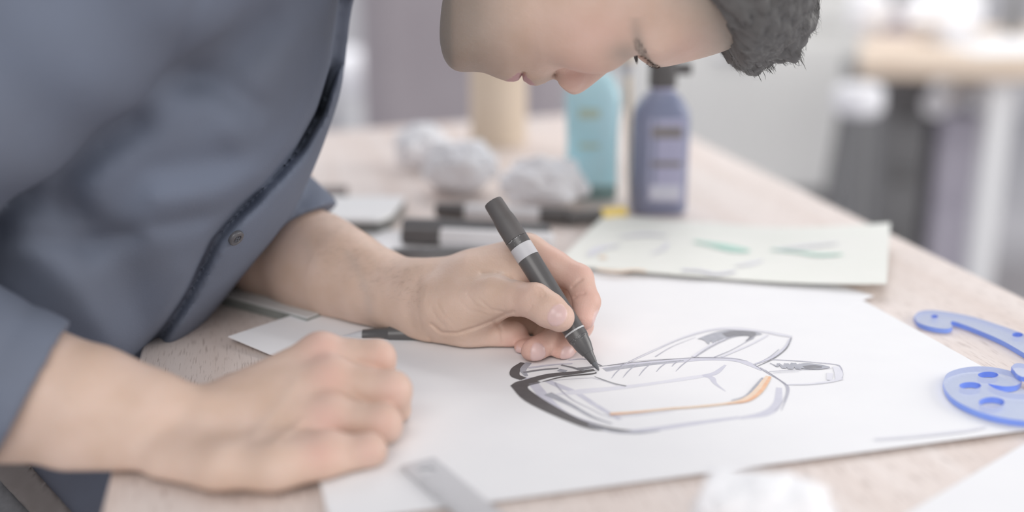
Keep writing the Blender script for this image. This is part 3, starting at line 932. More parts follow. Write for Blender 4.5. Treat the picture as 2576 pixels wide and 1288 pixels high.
# crumpled paper balls
for x, y, r, sd, lab, sq in ((1062, 425, 0.030, 1, 'crumpled white paper ball, farthest left of the three behind the hand', (1.1, 1, 0.95)),
                             (1158, 484, 0.036, 2, 'crumpled white paper ball, middle one of the three behind the hand', (1.2, 1, 0.82)),
                             (1362, 524, 0.036, 3, 'crumpled white paper ball right in front of the teal bottle', (1.3, 1, 0.75))):
    p = tz(x, y)
    crumple('crumpled_paper', (p[0], p[1], 0.0002), r, sd, lab, 'crumpled paper balls on the table', sq)
p = tz(1905, 1385)
crumple('crumpled_wrapper', (p[0], p[1] - 0.005, 0.0002), 0.026, 9, 'crumpled white wrapper at the bottom edge of the photo', squash=(1.35, 0.9, 0.85))


# bottles: rounded oval section, built as a loft
def oval_bottle(name, base, w, d, prof, mats, rz, label, extra):
    e = empty(name, (base[0], base[1], 0), label, 'bottle')
    a = Vector((base[0], base[1], 0.0003))
    for nm, m, pr in prof:
        V, Fs = [], []
        seg = 40
        for (z, kw, kd) in pr:
            for k in range(seg):
                t = 2 * math.pi * k / seg
                cx, sy = math.cos(t), math.sin(t)
                ex = 0.62
                x = w / 2 * kw * math.copysign(abs(cx) ** ex, cx)
                y = d / 2 * kd * math.copysign(abs(sy) ** ex, sy)
                V.append((a.x + x * math.cos(rz) - y * math.sin(rz), a.y + x * math.sin(rz) + y * math.cos(rz), a.z + z))
        n = len(pr)
        for i in range(n - 1):
            for k in range(seg):
                Fs.append((i * seg + k, i * seg + (k + 1) % seg, (i + 1) * seg + (k + 1) % seg, (i + 1) * seg + k))
        Fs.append(tuple(range(seg - 1, -1, -1)))
        Fs.append(tuple((n - 1) * seg + k for k in range(seg)))
        me = pyd(nm, V, Fs)
        me.polygons.foreach_set('use_smooth', [True] * len(me.polygons))
        me.set_sharp_from_angle(angle=math.radians(45))
        o = link(nm, me, m, e)
    return e


M['purple'] = noise_mat('blue_violet_bottle', (0.24, 0.27, 0.40), (0.28, 0.31, 0.44), 15, 0.35)
M['label_lav'] = noise_mat('lavender_label', (0.47, 0.47, 0.66), (0.52, 0.52, 0.70), 15, 0.5)
M['label_white'] = noise_mat('pale_label', (0.66, 0.68, 0.80), (0.72, 0.74, 0.84), 15, 0.5)
M['label_grey'] = noise_mat('grey_brown_print', (0.26, 0.24, 0.25), (0.30, 0.28, 0.28), 30, 0.5)
M['teal'] = noise_mat('teal_liquid_bottle', (0.44, 0.78, 0.86), (0.60, 0.86, 0.94), 14, 0.25)
M['teal_dark'] = noise_mat('dark_teal_base', (0.20, 0.32, 0.32), (0.26, 0.40, 0.40), 20, 0.3)
M['green_print'] = noise_mat('olive_print', (0.46, 0.58, 0.47), (0.52, 0.64, 0.54), 40, 0.5)
pb = tz(1660, 545)
wP = 0.054
dP = 0.034
pb_c = (pb[0], pb[1] + dP / 2)
bot = oval_bottle('purple_bottle', pb_c, wP, dP, [
    ('body', M['purple'], [(0, 0.90, 0.85), (0.004, 1, 1), (0.092, 1, 1), (0.100, 0.96, 0.97), (0.110, 0.74, 0.82), (0.116, 0.52, 0.75), (0.118, 0.42, 0.66)]),
    ('neck', M['label_lav'], [(0.118, 0.40, 0.62), (0.122, 0.40, 0.62)]),
    ('cap', M['black_matte'], [(0.122, 0.46, 0.72), (0.123, 0.47, 0.74), (0.146, 0.47, 0.74), (0.148, 0.42, 0.66)]),
    ('pump_head', M['black_matte'], [(0.150, 0.30, 0.45), (0.152, 0.44, 0.6), (0.160, 0.44, 0.6), (0.162, 0.3, 0.4)]),
], None, 0.05, 'blue violet pump bottle with a black cap, right one of the two bottles', None)
box('nozzle', (pb_c[0] + 0.019, pb_c[1], 0.139), (0.016, 0.010, 0.011), M['black_matte'], bot, bevel=0.002)


def label_panel(parent, c, w, z0, z1, y, m, rz=0.0, name='label'):
    o = box(name, (c[0], y, (z0 + z1) / 2), (w, 0.0016, z1 - z0), m, parent, rz, 0.0005)
    return o


yf = pb_c[1] - dP / 2 + 0.0006
lb = label_panel(bot, (pb_c[0] + 0.004, 0), 0.034, 0.014, 0.094, yf, M['label_lav'])
for z0, z1, m in ((0.016, 0.031, 'label_white'), (0.049, 0.054, 'label_grey'), (0.076, 0.087, 'label_grey')):
    label_panel(lb, (pb_c[0] + 0.004, 0), 0.029, z0, z1, yf - 0.0008, M[m], name='print_block')
tbp = tz(1492, 512)
wT = 0.056
dT = 0.034
tc_ = (tbp[0], tbp[1] + dT / 2 + 0.01)
bot = oval_bottle('teal_bottle', tc_, wT, dT, [
    ('base', M['teal_dark'], [(0, 0.88, 0.85), (0.004, 0.94, 1), (0.016, 0.94, 1)]),
    ('body', M['teal'], [(0.016, 0.94, 1), (0.060, 0.94, 1), (0.098, 1.0, 1), (0.108, 0.98, 0.97), (0.122, 0.72, 0.85), (0.128, 0.48, 0.7)]),
    ('cap', M['white_plastic'], [(0.128, 0.40, 0.62), (0.150, 0.38, 0.6), (0.152, 0.3, 0.5)]),
], None, -0.08, 'translucent teal bottle with olive print, left one of the two bottles', None)
yf = tc_[1] - dT / 2 + 0.0004
for z0, z1, w in ((0.084, 0.094, 0.026), (0.054, 0.059, 0.024)):
    label_panel(bot, (tc_[0] - 0.002, 0), w, z0, z1, yf, M['green_print'], name='print_block')
# wooden stick standing between the bottles: ruler leaning upright in front of the gap
M['stick'] = wood_mat('pale_stick', (0.70, 0.60, 0.47), (0.78, 0.69, 0.57), (0.6, 0.5, 0.4), grain=3)
sb = tz(1592, 512)
e = empty('brush', (sb[0], sb[1], 0), 'pale wooden brush standing between the two bottles', 'brush')
link('handle', lathe_mesh('handle', [(0, 0.0035), (0.3, 0.0042), (1, 0.0036)], (sb[0], sb[1] + 0.012, 0.0003), (sb[0] - 0.006, sb[1] + 0.02, 0.125), 18), M['stick'], e)
link('ferrule', lathe_mesh('ferrule', [(0, 0.0038), (0.5, 0.0050), (1, 0.0075)], (sb[0] - 0.006, sb[1] + 0.02, 0.125), (sb[0] - 0.007, sb[1] + 0.021, 0.136), 18), M['silver'], e)
link('bristles', lathe_mesh('bristles', [(0, 0.0072), (0.35, 0.012), (0.8, 0.011), (1, 0.004)], (sb[0] - 0.007, sb[1] + 0.021, 0.136), (sb[0] - 0.009, sb[1] + 0.023, 0.172), 18), M['card_in'], e)

# steel ruler at the bottom
r0 = tz(1003, 1190)[:2]; r1 = tz(1092, 1172)[:2]
rd = (tz(1245, 1300)[:2] - r1); rd = rd / np.linalg.norm(rd)
rn = np.array([-rd[1], rd[0]])
if (r0 - r1) @ rn < 0: rn = -rn
rw = abs((r0 - r1) @ rn)
rul = empty('steel_ruler', (*r1, PZ), 'brushed steel ruler lying on the paper at the bottom edge', 'ruler')
M['steel_r'] = noise_mat('brushed_steel', (0.55, 0.55, 0.57), (0.62, 0.62, 0.64), 40, 0.4, stretch=(1, 30, 1), metal=0.35)
bm = bmesh.new()
Lr = 0.20
NH = 24
hc = r1 + rd * 0.011 + rn * rw * 0.5
outer = [r1, r1 + rd * Lr, r1 + rd * Lr + rn * rw, r1 + rn * rw]
def ring(z):
    o = [bm.verts.new((p[0], p[1], z)) for p in outer]
    h_ = [bm.verts.new((hc[0] + 0.0042 * math.cos(2 * math.pi * k / NH), hc[1] + 0.0042 * math.sin(2 * math.pi * k / NH), z)) for k in range(NH)]
    return o, h_
zb_, zt_ = PZ + 0.0006, PZ + 0.0022
oB, hB = ring(zb_)
oT, hT = ring(zt_)
for o_, h_ in ((oB, hB), (oT, hT)):
    es = [bm.edges.new((o_[i], o_[(i + 1) % 4])) for i in range(4)] + [bm.edges.new((h_[i], h_[(i + 1) % NH])) for i in range(NH)]
    bmesh.ops.triangle_fill(bm, use_beauty=True, edges=es)
for i in range(4):
    bm.faces.new((oB[i], oB[(i + 1) % 4], oT[(i + 1) % 4], oT[i]))
for i in range(NH):
    bm.faces.new((hB[i], hB[(i + 1) % NH], hT[(i + 1) % NH], hT[i]))
bmesh.ops.recalc_face_normals(bm, faces=bm.faces)
link('blade', bm_mesh('blade', bm), M['steel_r'], rul)
bm = bmesh.new()
for k in range(60):
    c = r1 + rd * (0.02 + k * 0.003)
    hl = 0.005 if k % 5 == 0 else 0.003
    p = c + rn * (rw - hl / 2 - 0.0004)
    box_bm(bm, (p[0], p[1], zt_ + 0.00003), (0.0003, hl, 0.00006), math.atan2(rn[1], rn[0]) - math.pi / 2)
link('graduation_marks', bm_mesh('graduation_marks', bm), M['dark_grey'], rul)

# ------------------------------------------------------------------ blue french curves
def curve_mats():
    m = bpy.data.materials.new('clear_blue_plastic')
    m.use_nodes = True
    t = m.node_tree
    N, L = t.nodes, t.links
    N.remove(N['Principled BSDF'])
    out = N['Material Output']
    tr = N.new('ShaderNodeBsdfTransparent'); tr.inputs[0].default_value = (0.93, 0.955, 1.0, 1)
    df = N.new('ShaderNodeBsdfPrincipled')
    df.inputs['Base Color'].default_value = (0.76, 0.82, 0.97, 1)
    df.inputs['Roughness'].default_value = 0.08
    no = N.new('ShaderNodeTexNoise'); no.inputs['Scale'].default_value = 40
    mr = N.new('ShaderNodeMapRange'); mr.inputs[3].default_value = 0.54; mr.inputs[4].default_value = 0.62
    L.new(no.outputs['Fac'], mr.inputs[0])
    mx = N.new('ShaderNodeMixShader')
    L.new(mr.outputs[0], mx.inputs[0])
    L.new(tr.outputs[0], mx.inputs[1]); L.new(df.outputs[0], mx.inputs[2])
    L.new(mx.outputs[0], out.inputs[0])
    e = noise_mat('deep_blue_plastic_edge', (0.20, 0.32, 0.88), (0.26, 0.40, 0.93), 30, 0.15)
    return m, e


MC, ME = curve_mats()


def french(name, outer_px, holes_px, z0, th, label, n=8):
    bm = bmesh.new()
    def loop(px):
        Q = catmull([np.array(p, float) for p in px] + [np.array(px[0], float)], n)[:-1]
        return [tz(p[0], p[1], z0 + th) for p in Q]
    loops = [loop(outer_px)] + [loop(h) for h in holes_px]
    vb, vt = [], []
    for lp_ in loops:
        vb.append([bm.verts.new((p[0], p[1], z0)) for p in lp_])
        vt.append([bm.verts.new((p[0], p[1], z0 + th)) for p in lp_])
    for vv in (vb, vt):
        es = []
        for l in vv:
            es += [bm.edges.new((l[i], l[(i + 1) % len(l)])) for i in range(len(l))]
        bmesh.ops.triangle_fill(bm, use_beauty=True, edges=es)
    for f in bm.faces: f.material_index = 0
    for lb_, lt_ in zip(vb, vt):
        for i in range(len(lb_)):
            f = bm.faces.new((lb_[i], lb_[(i + 1) % len(lb_)], lt_[(i + 1) % len(lt_)], lt_[i]))
            f.material_index = 1
    bmesh.ops.recalc_face_normals(bm, faces=bm.faces)
    o = link(name, bm_mesh(name, bm), [MC, ME])
    return tag(o, label, 'french curve', 'blue french curve templates')


def oval(cx, cy, rx, ry, n=9):
    return [(cx + rx * math.cos(2 * math.pi * k / n), cy + ry * math.sin(2 * math.pi * k / n)) for k in range(n)]


french('french_curve', [(2299, 796), (2312, 784), (2340, 780), (2380, 784), (2440, 795), (2500, 813), (2580, 842), (2680, 890), (2740, 960), (2720, 1000), (2680, 985), (2660, 950), (2620, 915), (2576, 888), (2520, 856), (2460, 830), (2420, 815), (2396, 808), (2392, 814), (2396, 822), (2380, 827), (2345, 823), (2312, 812)],
       [oval(2351, 796, 9, 4), oval(2560, 842, 14, 6)], 0.0004, 0.0034, 'translucent blue french curve lying on bare wood near the right table edge')
french('french_curve', [(2372, 960), (2382, 940), (2410, 928), (2450, 922), (2500, 924), (2550, 936), (2572, 952), (2560, 968), (2530, 972), (2500, 968), (2486, 966), (2510, 980), (2560, 990), (2640, 985), (2700, 960), (2740, 985), (2720, 1030), (2650, 1056), (2576, 1058), (2500, 1046), (2440, 1026), (2400, 1004), (2380, 982)],
       [oval(2486, 943, 26, 8), oval(2441, 970, 28, 9), oval(2495, 1012, 33, 13)], PZ + 0.0008, 0.0036, 'translucent blue french curve with oval holes on the drawing sheet corner')
french('french_curve', [(2544, 922), (2556, 914), (2580, 916), (2640, 930), (2700, 940), (2760, 930), (2770, 945), (2700, 962), (2640, 955), (2590, 950), (2562, 944)],
       [oval(2700, 950, 12, 4)], 0.0078, 0.0030, 'tip of a third blue french curve resting on the holed one')
# ------------------------------------------------------------------ the man
def skin_material():
    m = mat('skin', (0.6, 0.45, 0.37), 0.52, 0, 0.35)
    t, N, L, b = nodes(m)
    tc = N.new('ShaderNodeTexCoord')
    n1 = N.new('ShaderNodeTexNoise'); n1.inputs['Scale'].default_value = 45; n1.inputs['Detail'].default_value = 4
    L.new(tc.outputs['Object'], n1.inputs['Vector'])
    r = N.new('ShaderNodeValToRGB')
    r.color_ramp.elements[0].position = 0.3; r.color_ramp.elements[0].color = (0.615, 0.445, 0.350, 1)
    r.color_ramp.elements[1].position = 0.7; r.color_ramp.elements[1].color = (0.680, 0.510, 0.425, 1)
    L.new(n1.outputs['Fac'], r.inputs[0])
    cur = r.outputs[0]
    for nm, col in (('red', (0.70, 0.40, 0.345)), ('stubble_shade', (0.25, 0.225, 0.195)), ('lip', (0.50, 0.28, 0.30)), ('nail', (0.70, 0.50, 0.475)), ('vein', (0.47, 0.40, 0.36))):
        a = N.new('ShaderNodeAttribute'); a.attribute_name = nm
        mx = N.new('ShaderNodeMix'); mx.data_type = 'RGBA'
        mx.inputs[7].default_value = (*col, 1)
        L.new(a.outputs['Fac'], mx.inputs[0]); L.new(cur, mx.inputs[6])
        cur = mx.outputs[2]
        if nm == 'nail':
            mr = N.new('ShaderNodeMapRange'); mr.inputs[3].default_value = 0.52; mr.inputs[4].default_value = 0.25
            L.new(a.outputs['Fac'], mr.inputs[0]); L.new(mr.outputs[0], b.inputs['Roughness'])
            inv = N.new('ShaderNodeMath'); inv.operation = 'SUBTRACT'; inv.inputs[0].default_value = 1.0
            L.new(a.outputs['Fac'], inv.inputs[1])
            nail_inv = inv
    L.new(cur, b.inputs['Base Color'])
    b.inputs['Subsurface Weight'].default_value = 0.12
    b.inputs['Subsurface Radius'].default_value = (1.0, 0.35, 0.2)
    b.inputs['Subsurface Scale'].default_value = 0.004
    v = N.new('ShaderNodeTexVoronoi'); v.inputs['Scale'].default_value = 900
    L.new(tc.outputs['Object'], v.inputs['Vector'])
    n2 = N.new('ShaderNodeTexNoise'); n2.inputs['Scale'].default_value = 260; n2.inputs['Detail'].default_value = 3
    L.new(tc.outputs['Object'], n2.inputs['Vector'])
    ad = N.new('ShaderNodeMath'); ad.operation = 'MULTIPLY_ADD'; ad.inputs[1].default_value = 0.35
    L.new(v.outputs['Distance'], ad.inputs[0]); L.new(n2.outputs['Fac'], ad.inputs[2])
    bp = N.new('ShaderNodeBump'); bp.inputs['Distance'].default_value = 0.0005
    ml = N.new('ShaderNodeMath'); ml.operation = 'MULTIPLY'; ml.inputs[1].default_value = 0.45
    L.new(nail_inv.outputs[0], ml.inputs[0]); L.new(ml.outputs[0], bp.inputs['Strength'])
    L.new(ad.outputs[0], bp.inputs['Height'])
    L.new(bp.outputs[0], b.inputs['Normal'])
    return m


M['skin'] = skin_material()


def J(*t):
    return dp(*t)


def unit(v):
    return v / np.linalg.norm(v)


class Nail:
    """nail plate on the finger a->b: center c, facing n"""
    def __init__(s, c, along, facing, hl, hw):
        s.c = np.asarray(c); s.u = unit(np.asarray(along)); f = np.asarray(facing)
        s.n = unit(f - s.u * (f @ s.u)); s.v = np.cross(s.u, s.n); s.hl = hl; s.hw = hw

    def shape(s, P):
        q = P - s.c.astype(P.dtype)
        a = np.abs(q @ s.u.astype(P.dtype)) / s.hl; b = np.abs(q @ s.v.astype(P.dtype)) / s.hw
        k = ((a ** 3 + b ** 3) ** (1 / 3.0) - 1) * s.hw
        return np.maximum(k, -(q @ s.n.astype(P.dtype)) - 0.002)


def px_grooves(P, d, grooves):
    X, Y, D = proj(P)
    for pts, wpx, amp, dmax in grooves:
        g = seg_dist2(X, Y, pts)
        d = d + amp * np.exp(-(g / wpx) ** 2) * (D < dmax)
    return d


# ---- drawing hand (left hand, thumb towards the camera)
WR = J(1052, 770, 0.787)
thumb = [J(1118, 772, 0.766), J(1248, 744, 0.743), J(1345, 757, 0.724), J(1408, 798, 0.7135)]
ix = [J(1325, 640, 0.776), J(1456, 702, 0.757), J(1476, 760, 0.743), J(1466, 803, 0.7365)]
mi = [J(1312, 680, 0.796), J(1442, 735, 0.788), J(1458, 818, 0.757), J(1414, 889, 0.741)]
ri = [J(1290, 735, 0.806), J(1412, 792, 0.785), J(1402, 852, 0.754), J(1343, 884, 0.7345)]
pi_ = [J(1262, 788, 0.806), J(1365, 815, 0.792), J(1366, 868, 0.770), J(1318, 880, 0.7505)]
nails_d = [
    Nail(J(1416, 801, 0.7035), thumb[3] - thumb[2], J(1404, 790, 0.66) - J(1404, 790, 0.72), 0.0092, 0.0082),
    Nail(J(1494, 803, 0.738), ix[3] - ix[2], np.array([1.0, 0.05, -0.25]), 0.0060, 0.0052),
    Nail(J(1422, 896, 0.7355), mi[3] - mi[2], np.array([0.75, -0.6, -0.1]), 0.0062, 0.0052),
    Nail(J(1347, 887, 0.7275), ri[3] - ri[2], np.array([0.10, -1.0, 0.02]), 0.0062, 0.0056),
    Nail(J(1303, 886, 0.747), pi_[3] - pi_[2], np.array([-0.1, -1.0, 0.0]), 0.0048, 0.0042),
]


def hand_d_base(P):
    fore = chain(P, [WR, J(1005, 752, 0.796), J(930, 722, 0.812), J(860, 692, 0.828), J(800, 668, 0.845), J(690, 612, 0.875), J(540, 520, 0.905)],
                 [0.0235, 0.0238, 0.0275, 0.0325, 0.0365, 0.0415, 0.045], 0.01)
    fore = smin(fore, cone(P, J(1075, 735, 0.795), J(985, 725, 0.812), 0.017, 0.0195), 0.012)
    palm = smin(fore, cone(P, J(1070, 722, 0.792), ix[0], 0.0165, 0.0125), 0.014)
    palm = smin(palm, cone(P, J(1080, 760, 0.797), mi[0], 0.018, 0.0125), 0.012)
    palm = smin(palm, cone(P, J(1090, 790, 0.797), ri[0], 0.018, 0.0125), 0.012)
    palm = smin(palm, cone(P, J(1095, 825, 0.785), pi_[0], 0.0155, 0.0125), 0.012)
    palm = smin(palm, chain(P, [J(1100, 836, 0.774), J(1180, 848, 0.766), J(1288, 850, 0.764)], [0.0128, 0.0122, 0.0112], 0.008), 0.010)
    palm = smin(palm, cone(P, J(1080, 765, 0.780), J(1170, 772, 0.762), 0.021, 0.0185), 0.014)
    th = smin(cone(P, thumb[0], thumb[1], 0.0205, 0.0130), cone(P, J(1165, 792, 0.760), J(1232, 768, 0.750), 0.0165, 0.0115), 0.010)
    palm = smin(palm, th, 0.006)
    palm = smin(palm, cone(P, J(1225, 838, 0.786), J(1325, 842, 0.790), 0.0140, 0.0130), 0.006)
    # web between thumb and forefinger
    palm = smin(palm, cone(P, J(1185, 702, 0.770), J(1290, 690, 0.766), 0.0165, 0.0130), 0.014)
    return palm


def hand_d_fingers(P):
    t = chain(P, [thumb[1], (thumb[1] + thumb[2]) / 2, thumb[2]], [0.0125, 0.0100, 0.0106], 0.006)
    t = smin(t, chain(P, [thumb[2], thumb[2] * 0.45 + thumb[3] * 0.55, thumb[3]], [0.0104, 0.0104, 0.0092], 0.004), 0.005)
    i = chain(P, ix, [0.0122, 0.0095, 0.0086, 0.0074], 0.003)
    i = smin(i, cone(P, ix[0], (ix[0] + ix[1]) / 2, 0.0122, 0.0100), 0.006)
    m_ = chain(P, mi, [0.0120, 0.0094, 0.0087, 0.0076], 0.003)
    r_ = chain(P, ri, [0.0118, 0.0092, 0.0088, 0.0082], 0.003)
    p_ = chain(P, pi_, [0.0112, 0.0084, 0.0078, 0.0068], 0.003)
    return t, i, m_, r_, p_


groove_d = [
    ([(1292, 784), (1270, 790), (1240, 806), (1200, 822), (1150, 838), (1110, 836), (1085, 815)], 4, 0.0011, 0.785),
    ([(1240, 786), (1200, 770), (1175, 740)], 3.5, 0.00022, 0.77), ([(1222, 790), (1180, 780), (1150, 750)], 3.5, 0.00022, 0.77),
    ([(1272, 785), (1235, 778), (1205, 752)], 3.5, 0.00045, 0.77), ([(1140, 815), (1115, 790), (1100, 765)], 4, 0.00025, 0.78),
    ([(1120, 822), (1098, 800), (1085, 775)], 4, 0.00025, 0.78), ([(1325, 792), (1332, 780), (1338, 772)], 3, 0.0005, 0.74),
    ([(1212, 687), (1250, 690), (1285, 700)], 6, 0.0008, 0.78), ([(1440, 722), (1450, 712), (1462, 704)], 4, 0.0012, 0.77),
    ([(1446, 748), (1456, 742), (1470, 739)], 3.5, 0.0009, 0.76), ([(1086, 880), (1090, 868), (1080, 850)], 4, 0.0006, 0.79),
    ([(1240, 806), (1262, 830), (1265, 862)], 4, 0.0006, 0.80), ([(1358, 727), (1366, 735), (1368, 745)], 3, 0.0003, 0.73),
    ([(1350, 724), (1356, 735), (1357, 746)], 3, 0.0003, 0.73),
    ([(1052, 700), (1048, 760), (1060, 830)], 6, 0.00018, 0.80),
]


def hand_d(P):
    palm = hand_d_base(P)
    t, i, m_, r_, p_ = hand_d_fingers(P)
    d = smin(palm, t, 0.007)
    d = smin(d, i, 0.006)
    d = smin(d, m_, 0.003)
    d = smin(d, r_, 0.003)
    d = smin(d, p_, 0.003)
    d = px_grooves(P, d, groove_d)
    # ulnar edge flattened by the table
    d = smax(d, -(P[:, 2] - (PZ + 0.0008)), 0.004)
    for nl_ in nails_d:
        d = np.minimum(d, smax(d - 0.00035, nl_.shape(P), 0.0005))
    return d


def blob(P, pts, r):
    v = np.zeros(len(P))
    for p in pts:
        v = np.maximum(v, np.exp(-(np.linalg.norm(P - p, axis=1) / r) ** 2))
    return v


def px_blob(P, pts, r, dmax=9):
    X, Y, D = proj(P)
    v = np.zeros(len(P))
    for x, y in pts:
        v = np.maximum(v, np.exp(-((X - x) ** 2 + (Y - y) ** 2) / r ** 2))
    return v * (D < dmax)


V1, Q1 = sdf_mesh('h', hand_d, (-0.26, 0.62, -0.004), (0.075, 0.90, 0.135), 0.00095)
red1 = 0.75 * blob(V1, [ix[1], ix[2], ix[3], mi[3], ri[3], mi[2], (ix[0] + ix[1]) / 2, pi_[3]], 0.016) + 0.30 * blob(V1, [thumb[2], thumb[3]], 0.016)
nail1 = np.zeros(len(V1))
for nl_ in nails_d:
    nail1 = np.maximum(nail1, np.clip(0.5 - nl_.shape(V1) / 0.0009, 0, 1))
X_, Y_, D_ = proj(V1)
vein1 = 0.25 * np.exp(-(seg_dist2(X_, Y_, [(880, 640), (905, 690), (925, 740), (930, 780)]) / 13) ** 2) + 0.15 * np.exp(-(seg_dist2(X_, Y_, [(770, 610), (780, 650)]) / 14) ** 2)
vein1 += 0.2 * np.exp(-(seg_dist2(X_, Y_, [(1215, 690), (1260, 692), (1290, 705)]) / 8) ** 2)

# ---- fist (right hand, back of the hand towards the camera)
KI = [J(806, 894, 0.652), J(948, 902, 0.650), J(955, 985, 0.668), J(880, 1010, 0.664)]
KM = [J(832, 958, 0.636), J(985, 983, 0.630), J(990, 1060, 0.652), J(910, 1075, 0.652)]
KR = [J(836, 1050, 0.620), J(962, 1066, 0.613), J(965, 1130, 0.634), J(890, 1140, 0.636)]
KP = [J(822, 1142, 0.594), J(928, 1134, 0.592), J(930, 1172, 0.606), J(870, 1180, 0.610)]
FW = J(478, 1100, 0.612)


def fist_dorsum(P):
    d = chain(P, [FW, J(360, 1070, 0.612), J(220, 1035, 0.612), J(60, 1000, 0.613), J(-140, 955, 0.615)], [0.0245, 0.0285, 0.0335, 0.0375, 0.042], 0.01)
    d = smin(d, cone(P, J(440, 1042, 0.622), J(200, 972, 0.632), 0.014, 0.020), 0.008)
    d = smin(d, cone(P, J(470, 1165, 0.600), J(200, 1130, 0.597), 0.0145, 0.017), 0.01)
    d = smin(d, cone(P, J(500, 1062, 0.632), KI[0], 0.0165, 0.0118), 0.008)
    d = smin(d, cone(P, J(500, 1085, 0.620), KM[0], 0.0180, 0.0118), 0.014)
    d = smin(d, cone(P, J(505, 1130, 0.612), KR[0], 0.0180, 0.0115), 0.014)
    d = smin(d, cone(P, J(520, 1165, 0.592), KP[0], 0.0165, 0.0115), 0.014)
    d = smin(d, chain(P, [J(430, 1172, 0.585), J(560, 1185, 0.574), J(690, 1188, 0.573), J(800, 1165, 0.580)], [0.0125, 0.0128, 0.0125, 0.0105], 0.01), 0.012)
    d = smin(d, cone(P, J(560, 1120, 0.640), J(800, 1070, 0.645), 0.022, 0.022), 0.02)   # palm mass
    d = smin(d, cone(P, J(915, 1156, 0.594), J(780, 1180, 0.583), 0.0098, 0.0110), 0.008)
    # tendons and knuckles
    for K, r in ((KI, 0.0118), (KM, 0.0120), (KR, 0.0112), (KP, 0.0102)):
        d = smin(d, ellip(P, K[0] + np.array([0.001, -0.002, 0.002]), (r, r * 0.95, r * 0.95)), 0.007)
    # thumb behind
    d = smin(d, chain(P, [J(600, 1010, 0.655), J(720, 970, 0.690), J(830, 985, 0.695), J(900, 1005, 0.690)], [0.017, 0.013, 0.0105, 0.0095], 0.006), 0.008)
    return d


def fist(P):
    d = fist_dorsum(P)
    for K, r in ((KI, 0.0102), (KM, 0.0106), (KR, 0.0100), (KP, 0.0086)):
        c = chain(P, K, [r * 1.1, r, r * 0.95, r * 0.85], 0.004)
        d = smin(d, c, 0.0035)
    d = px_grooves(P, d, [([(640, 1090), (700, 1020), (740, 960)], 14, -0.0003, 0.64), ([(560, 1130), (640, 1090)], 14, -0.00025, 0.64),
                          ([(690, 1110), (760, 1060)], 9, -0.0006, 0.64)])
    d = smax(d, -(P[:, 2] - (PZ + 0.0008)), 0.006)
    return d


V2, Q2 = sdf_mesh('f', fist, (-0.34, 0.485, -0.004), (-0.02, 0.76, 0.135), 0.0011)
red2 = 0.5 * px_blob(V2, [(811, 872), (830, 950), (822, 1052), (808, 1140)], 55, 0.66) + 0.4 * px_blob(V2, [(990, 985), (970, 1062), (930, 1130), (960, 900)], 45)
nail2 = np.zeros(len(V2)); vein2 = np.zeros(len(V2))
X_, Y_, D_ = proj(V2)
vein2 = 0.12 * np.exp(-(seg_dist2(X_, Y_, [(560, 1130), (640, 1090), (700, 1020), (745, 950)]) / 14) ** 2)

# ---- head
HD = 0.742


def hp(x, y):
    p = dp(x, y, HD)
    return (p[0], p[2])


HY = dp(1500, 100, HD)[1]            # midline depth of the head


def head_px(P):
    """photo-plane coordinates of the head's own sagittal plane"""
    q = P.copy()
    # tilt compensation: project along the lateral axis (y) onto the midline plane
    z = q[:, 2]; x = q[:, 0]
    v = np.stack([x, np.full_like(x, HY), z], 1)
    X, Y, D = proj(v)
    return X, Y


face_poly = [(1104, 95), (1112, 140), (1136, 176), (1165, 182), (1200, 178), (1240, 186), (1275, 193), (1312, 188), (1345, 196), (1380, 193), (1420, 175), (1470, 160), (1530, 140), (1585, 132), (1612, 150), (1642, 166), (1690, 161), (1745, 147), (1800, 131), (1860, 105), (1920, 60), (1975, -30), (1990, -120), (1960, -260), (1850, -330), (1600, -330), (1400, -250), (1250, -190), (1150, -110), (1112, 0)]
face_poly = [tuple(p) for p in catmull([np.array(p, float) for p in face_poly + [face_poly[0]]], 3)[:-1]]
nose_poly = [(1404, 140), (1399, 184), (1404, 202), (1414, 220), (1432, 234), (1448, 237), (1468, 229), (1500, 205), (1540, 172), (1578, 144), (1592, 128), (1560, 90), (1440, 110)]
nose_poly = [tuple(p) for p in catmull([np.array(p, float) for p in nose_poly + [nose_poly[0]]], 3)[:-1]]
uplip = [(1311, 180), (1316, 198), (1330, 211), (1350, 214), (1370, 205), (1386, 188), (1380, 160), (1320, 160)]
lolip = [(1309, 180), (1306, 193), (1294, 202), (1276, 201), (1258, 192), (1240, 184), (1250, 160), (1300, 160)]
PXM = F_PX / HD                       # pixels per metre in the midline plane


def infl(X, Y, yy, poly, T, Wd):
    t = -poly_sdf2(X, Y, poly) / PXM
    a = np.maximum(T - t, 0) / T
    return (np.sqrt(a * a + (yy / Wd) ** 2) - 1) * T


EYE = np.array([*hp(1560, 74), 0])
eyeL = np.array([EYE[0], HY - 0.034, EYE[1]])
eyeR = np.array([EYE[0], HY + 0.034, EYE[1]])


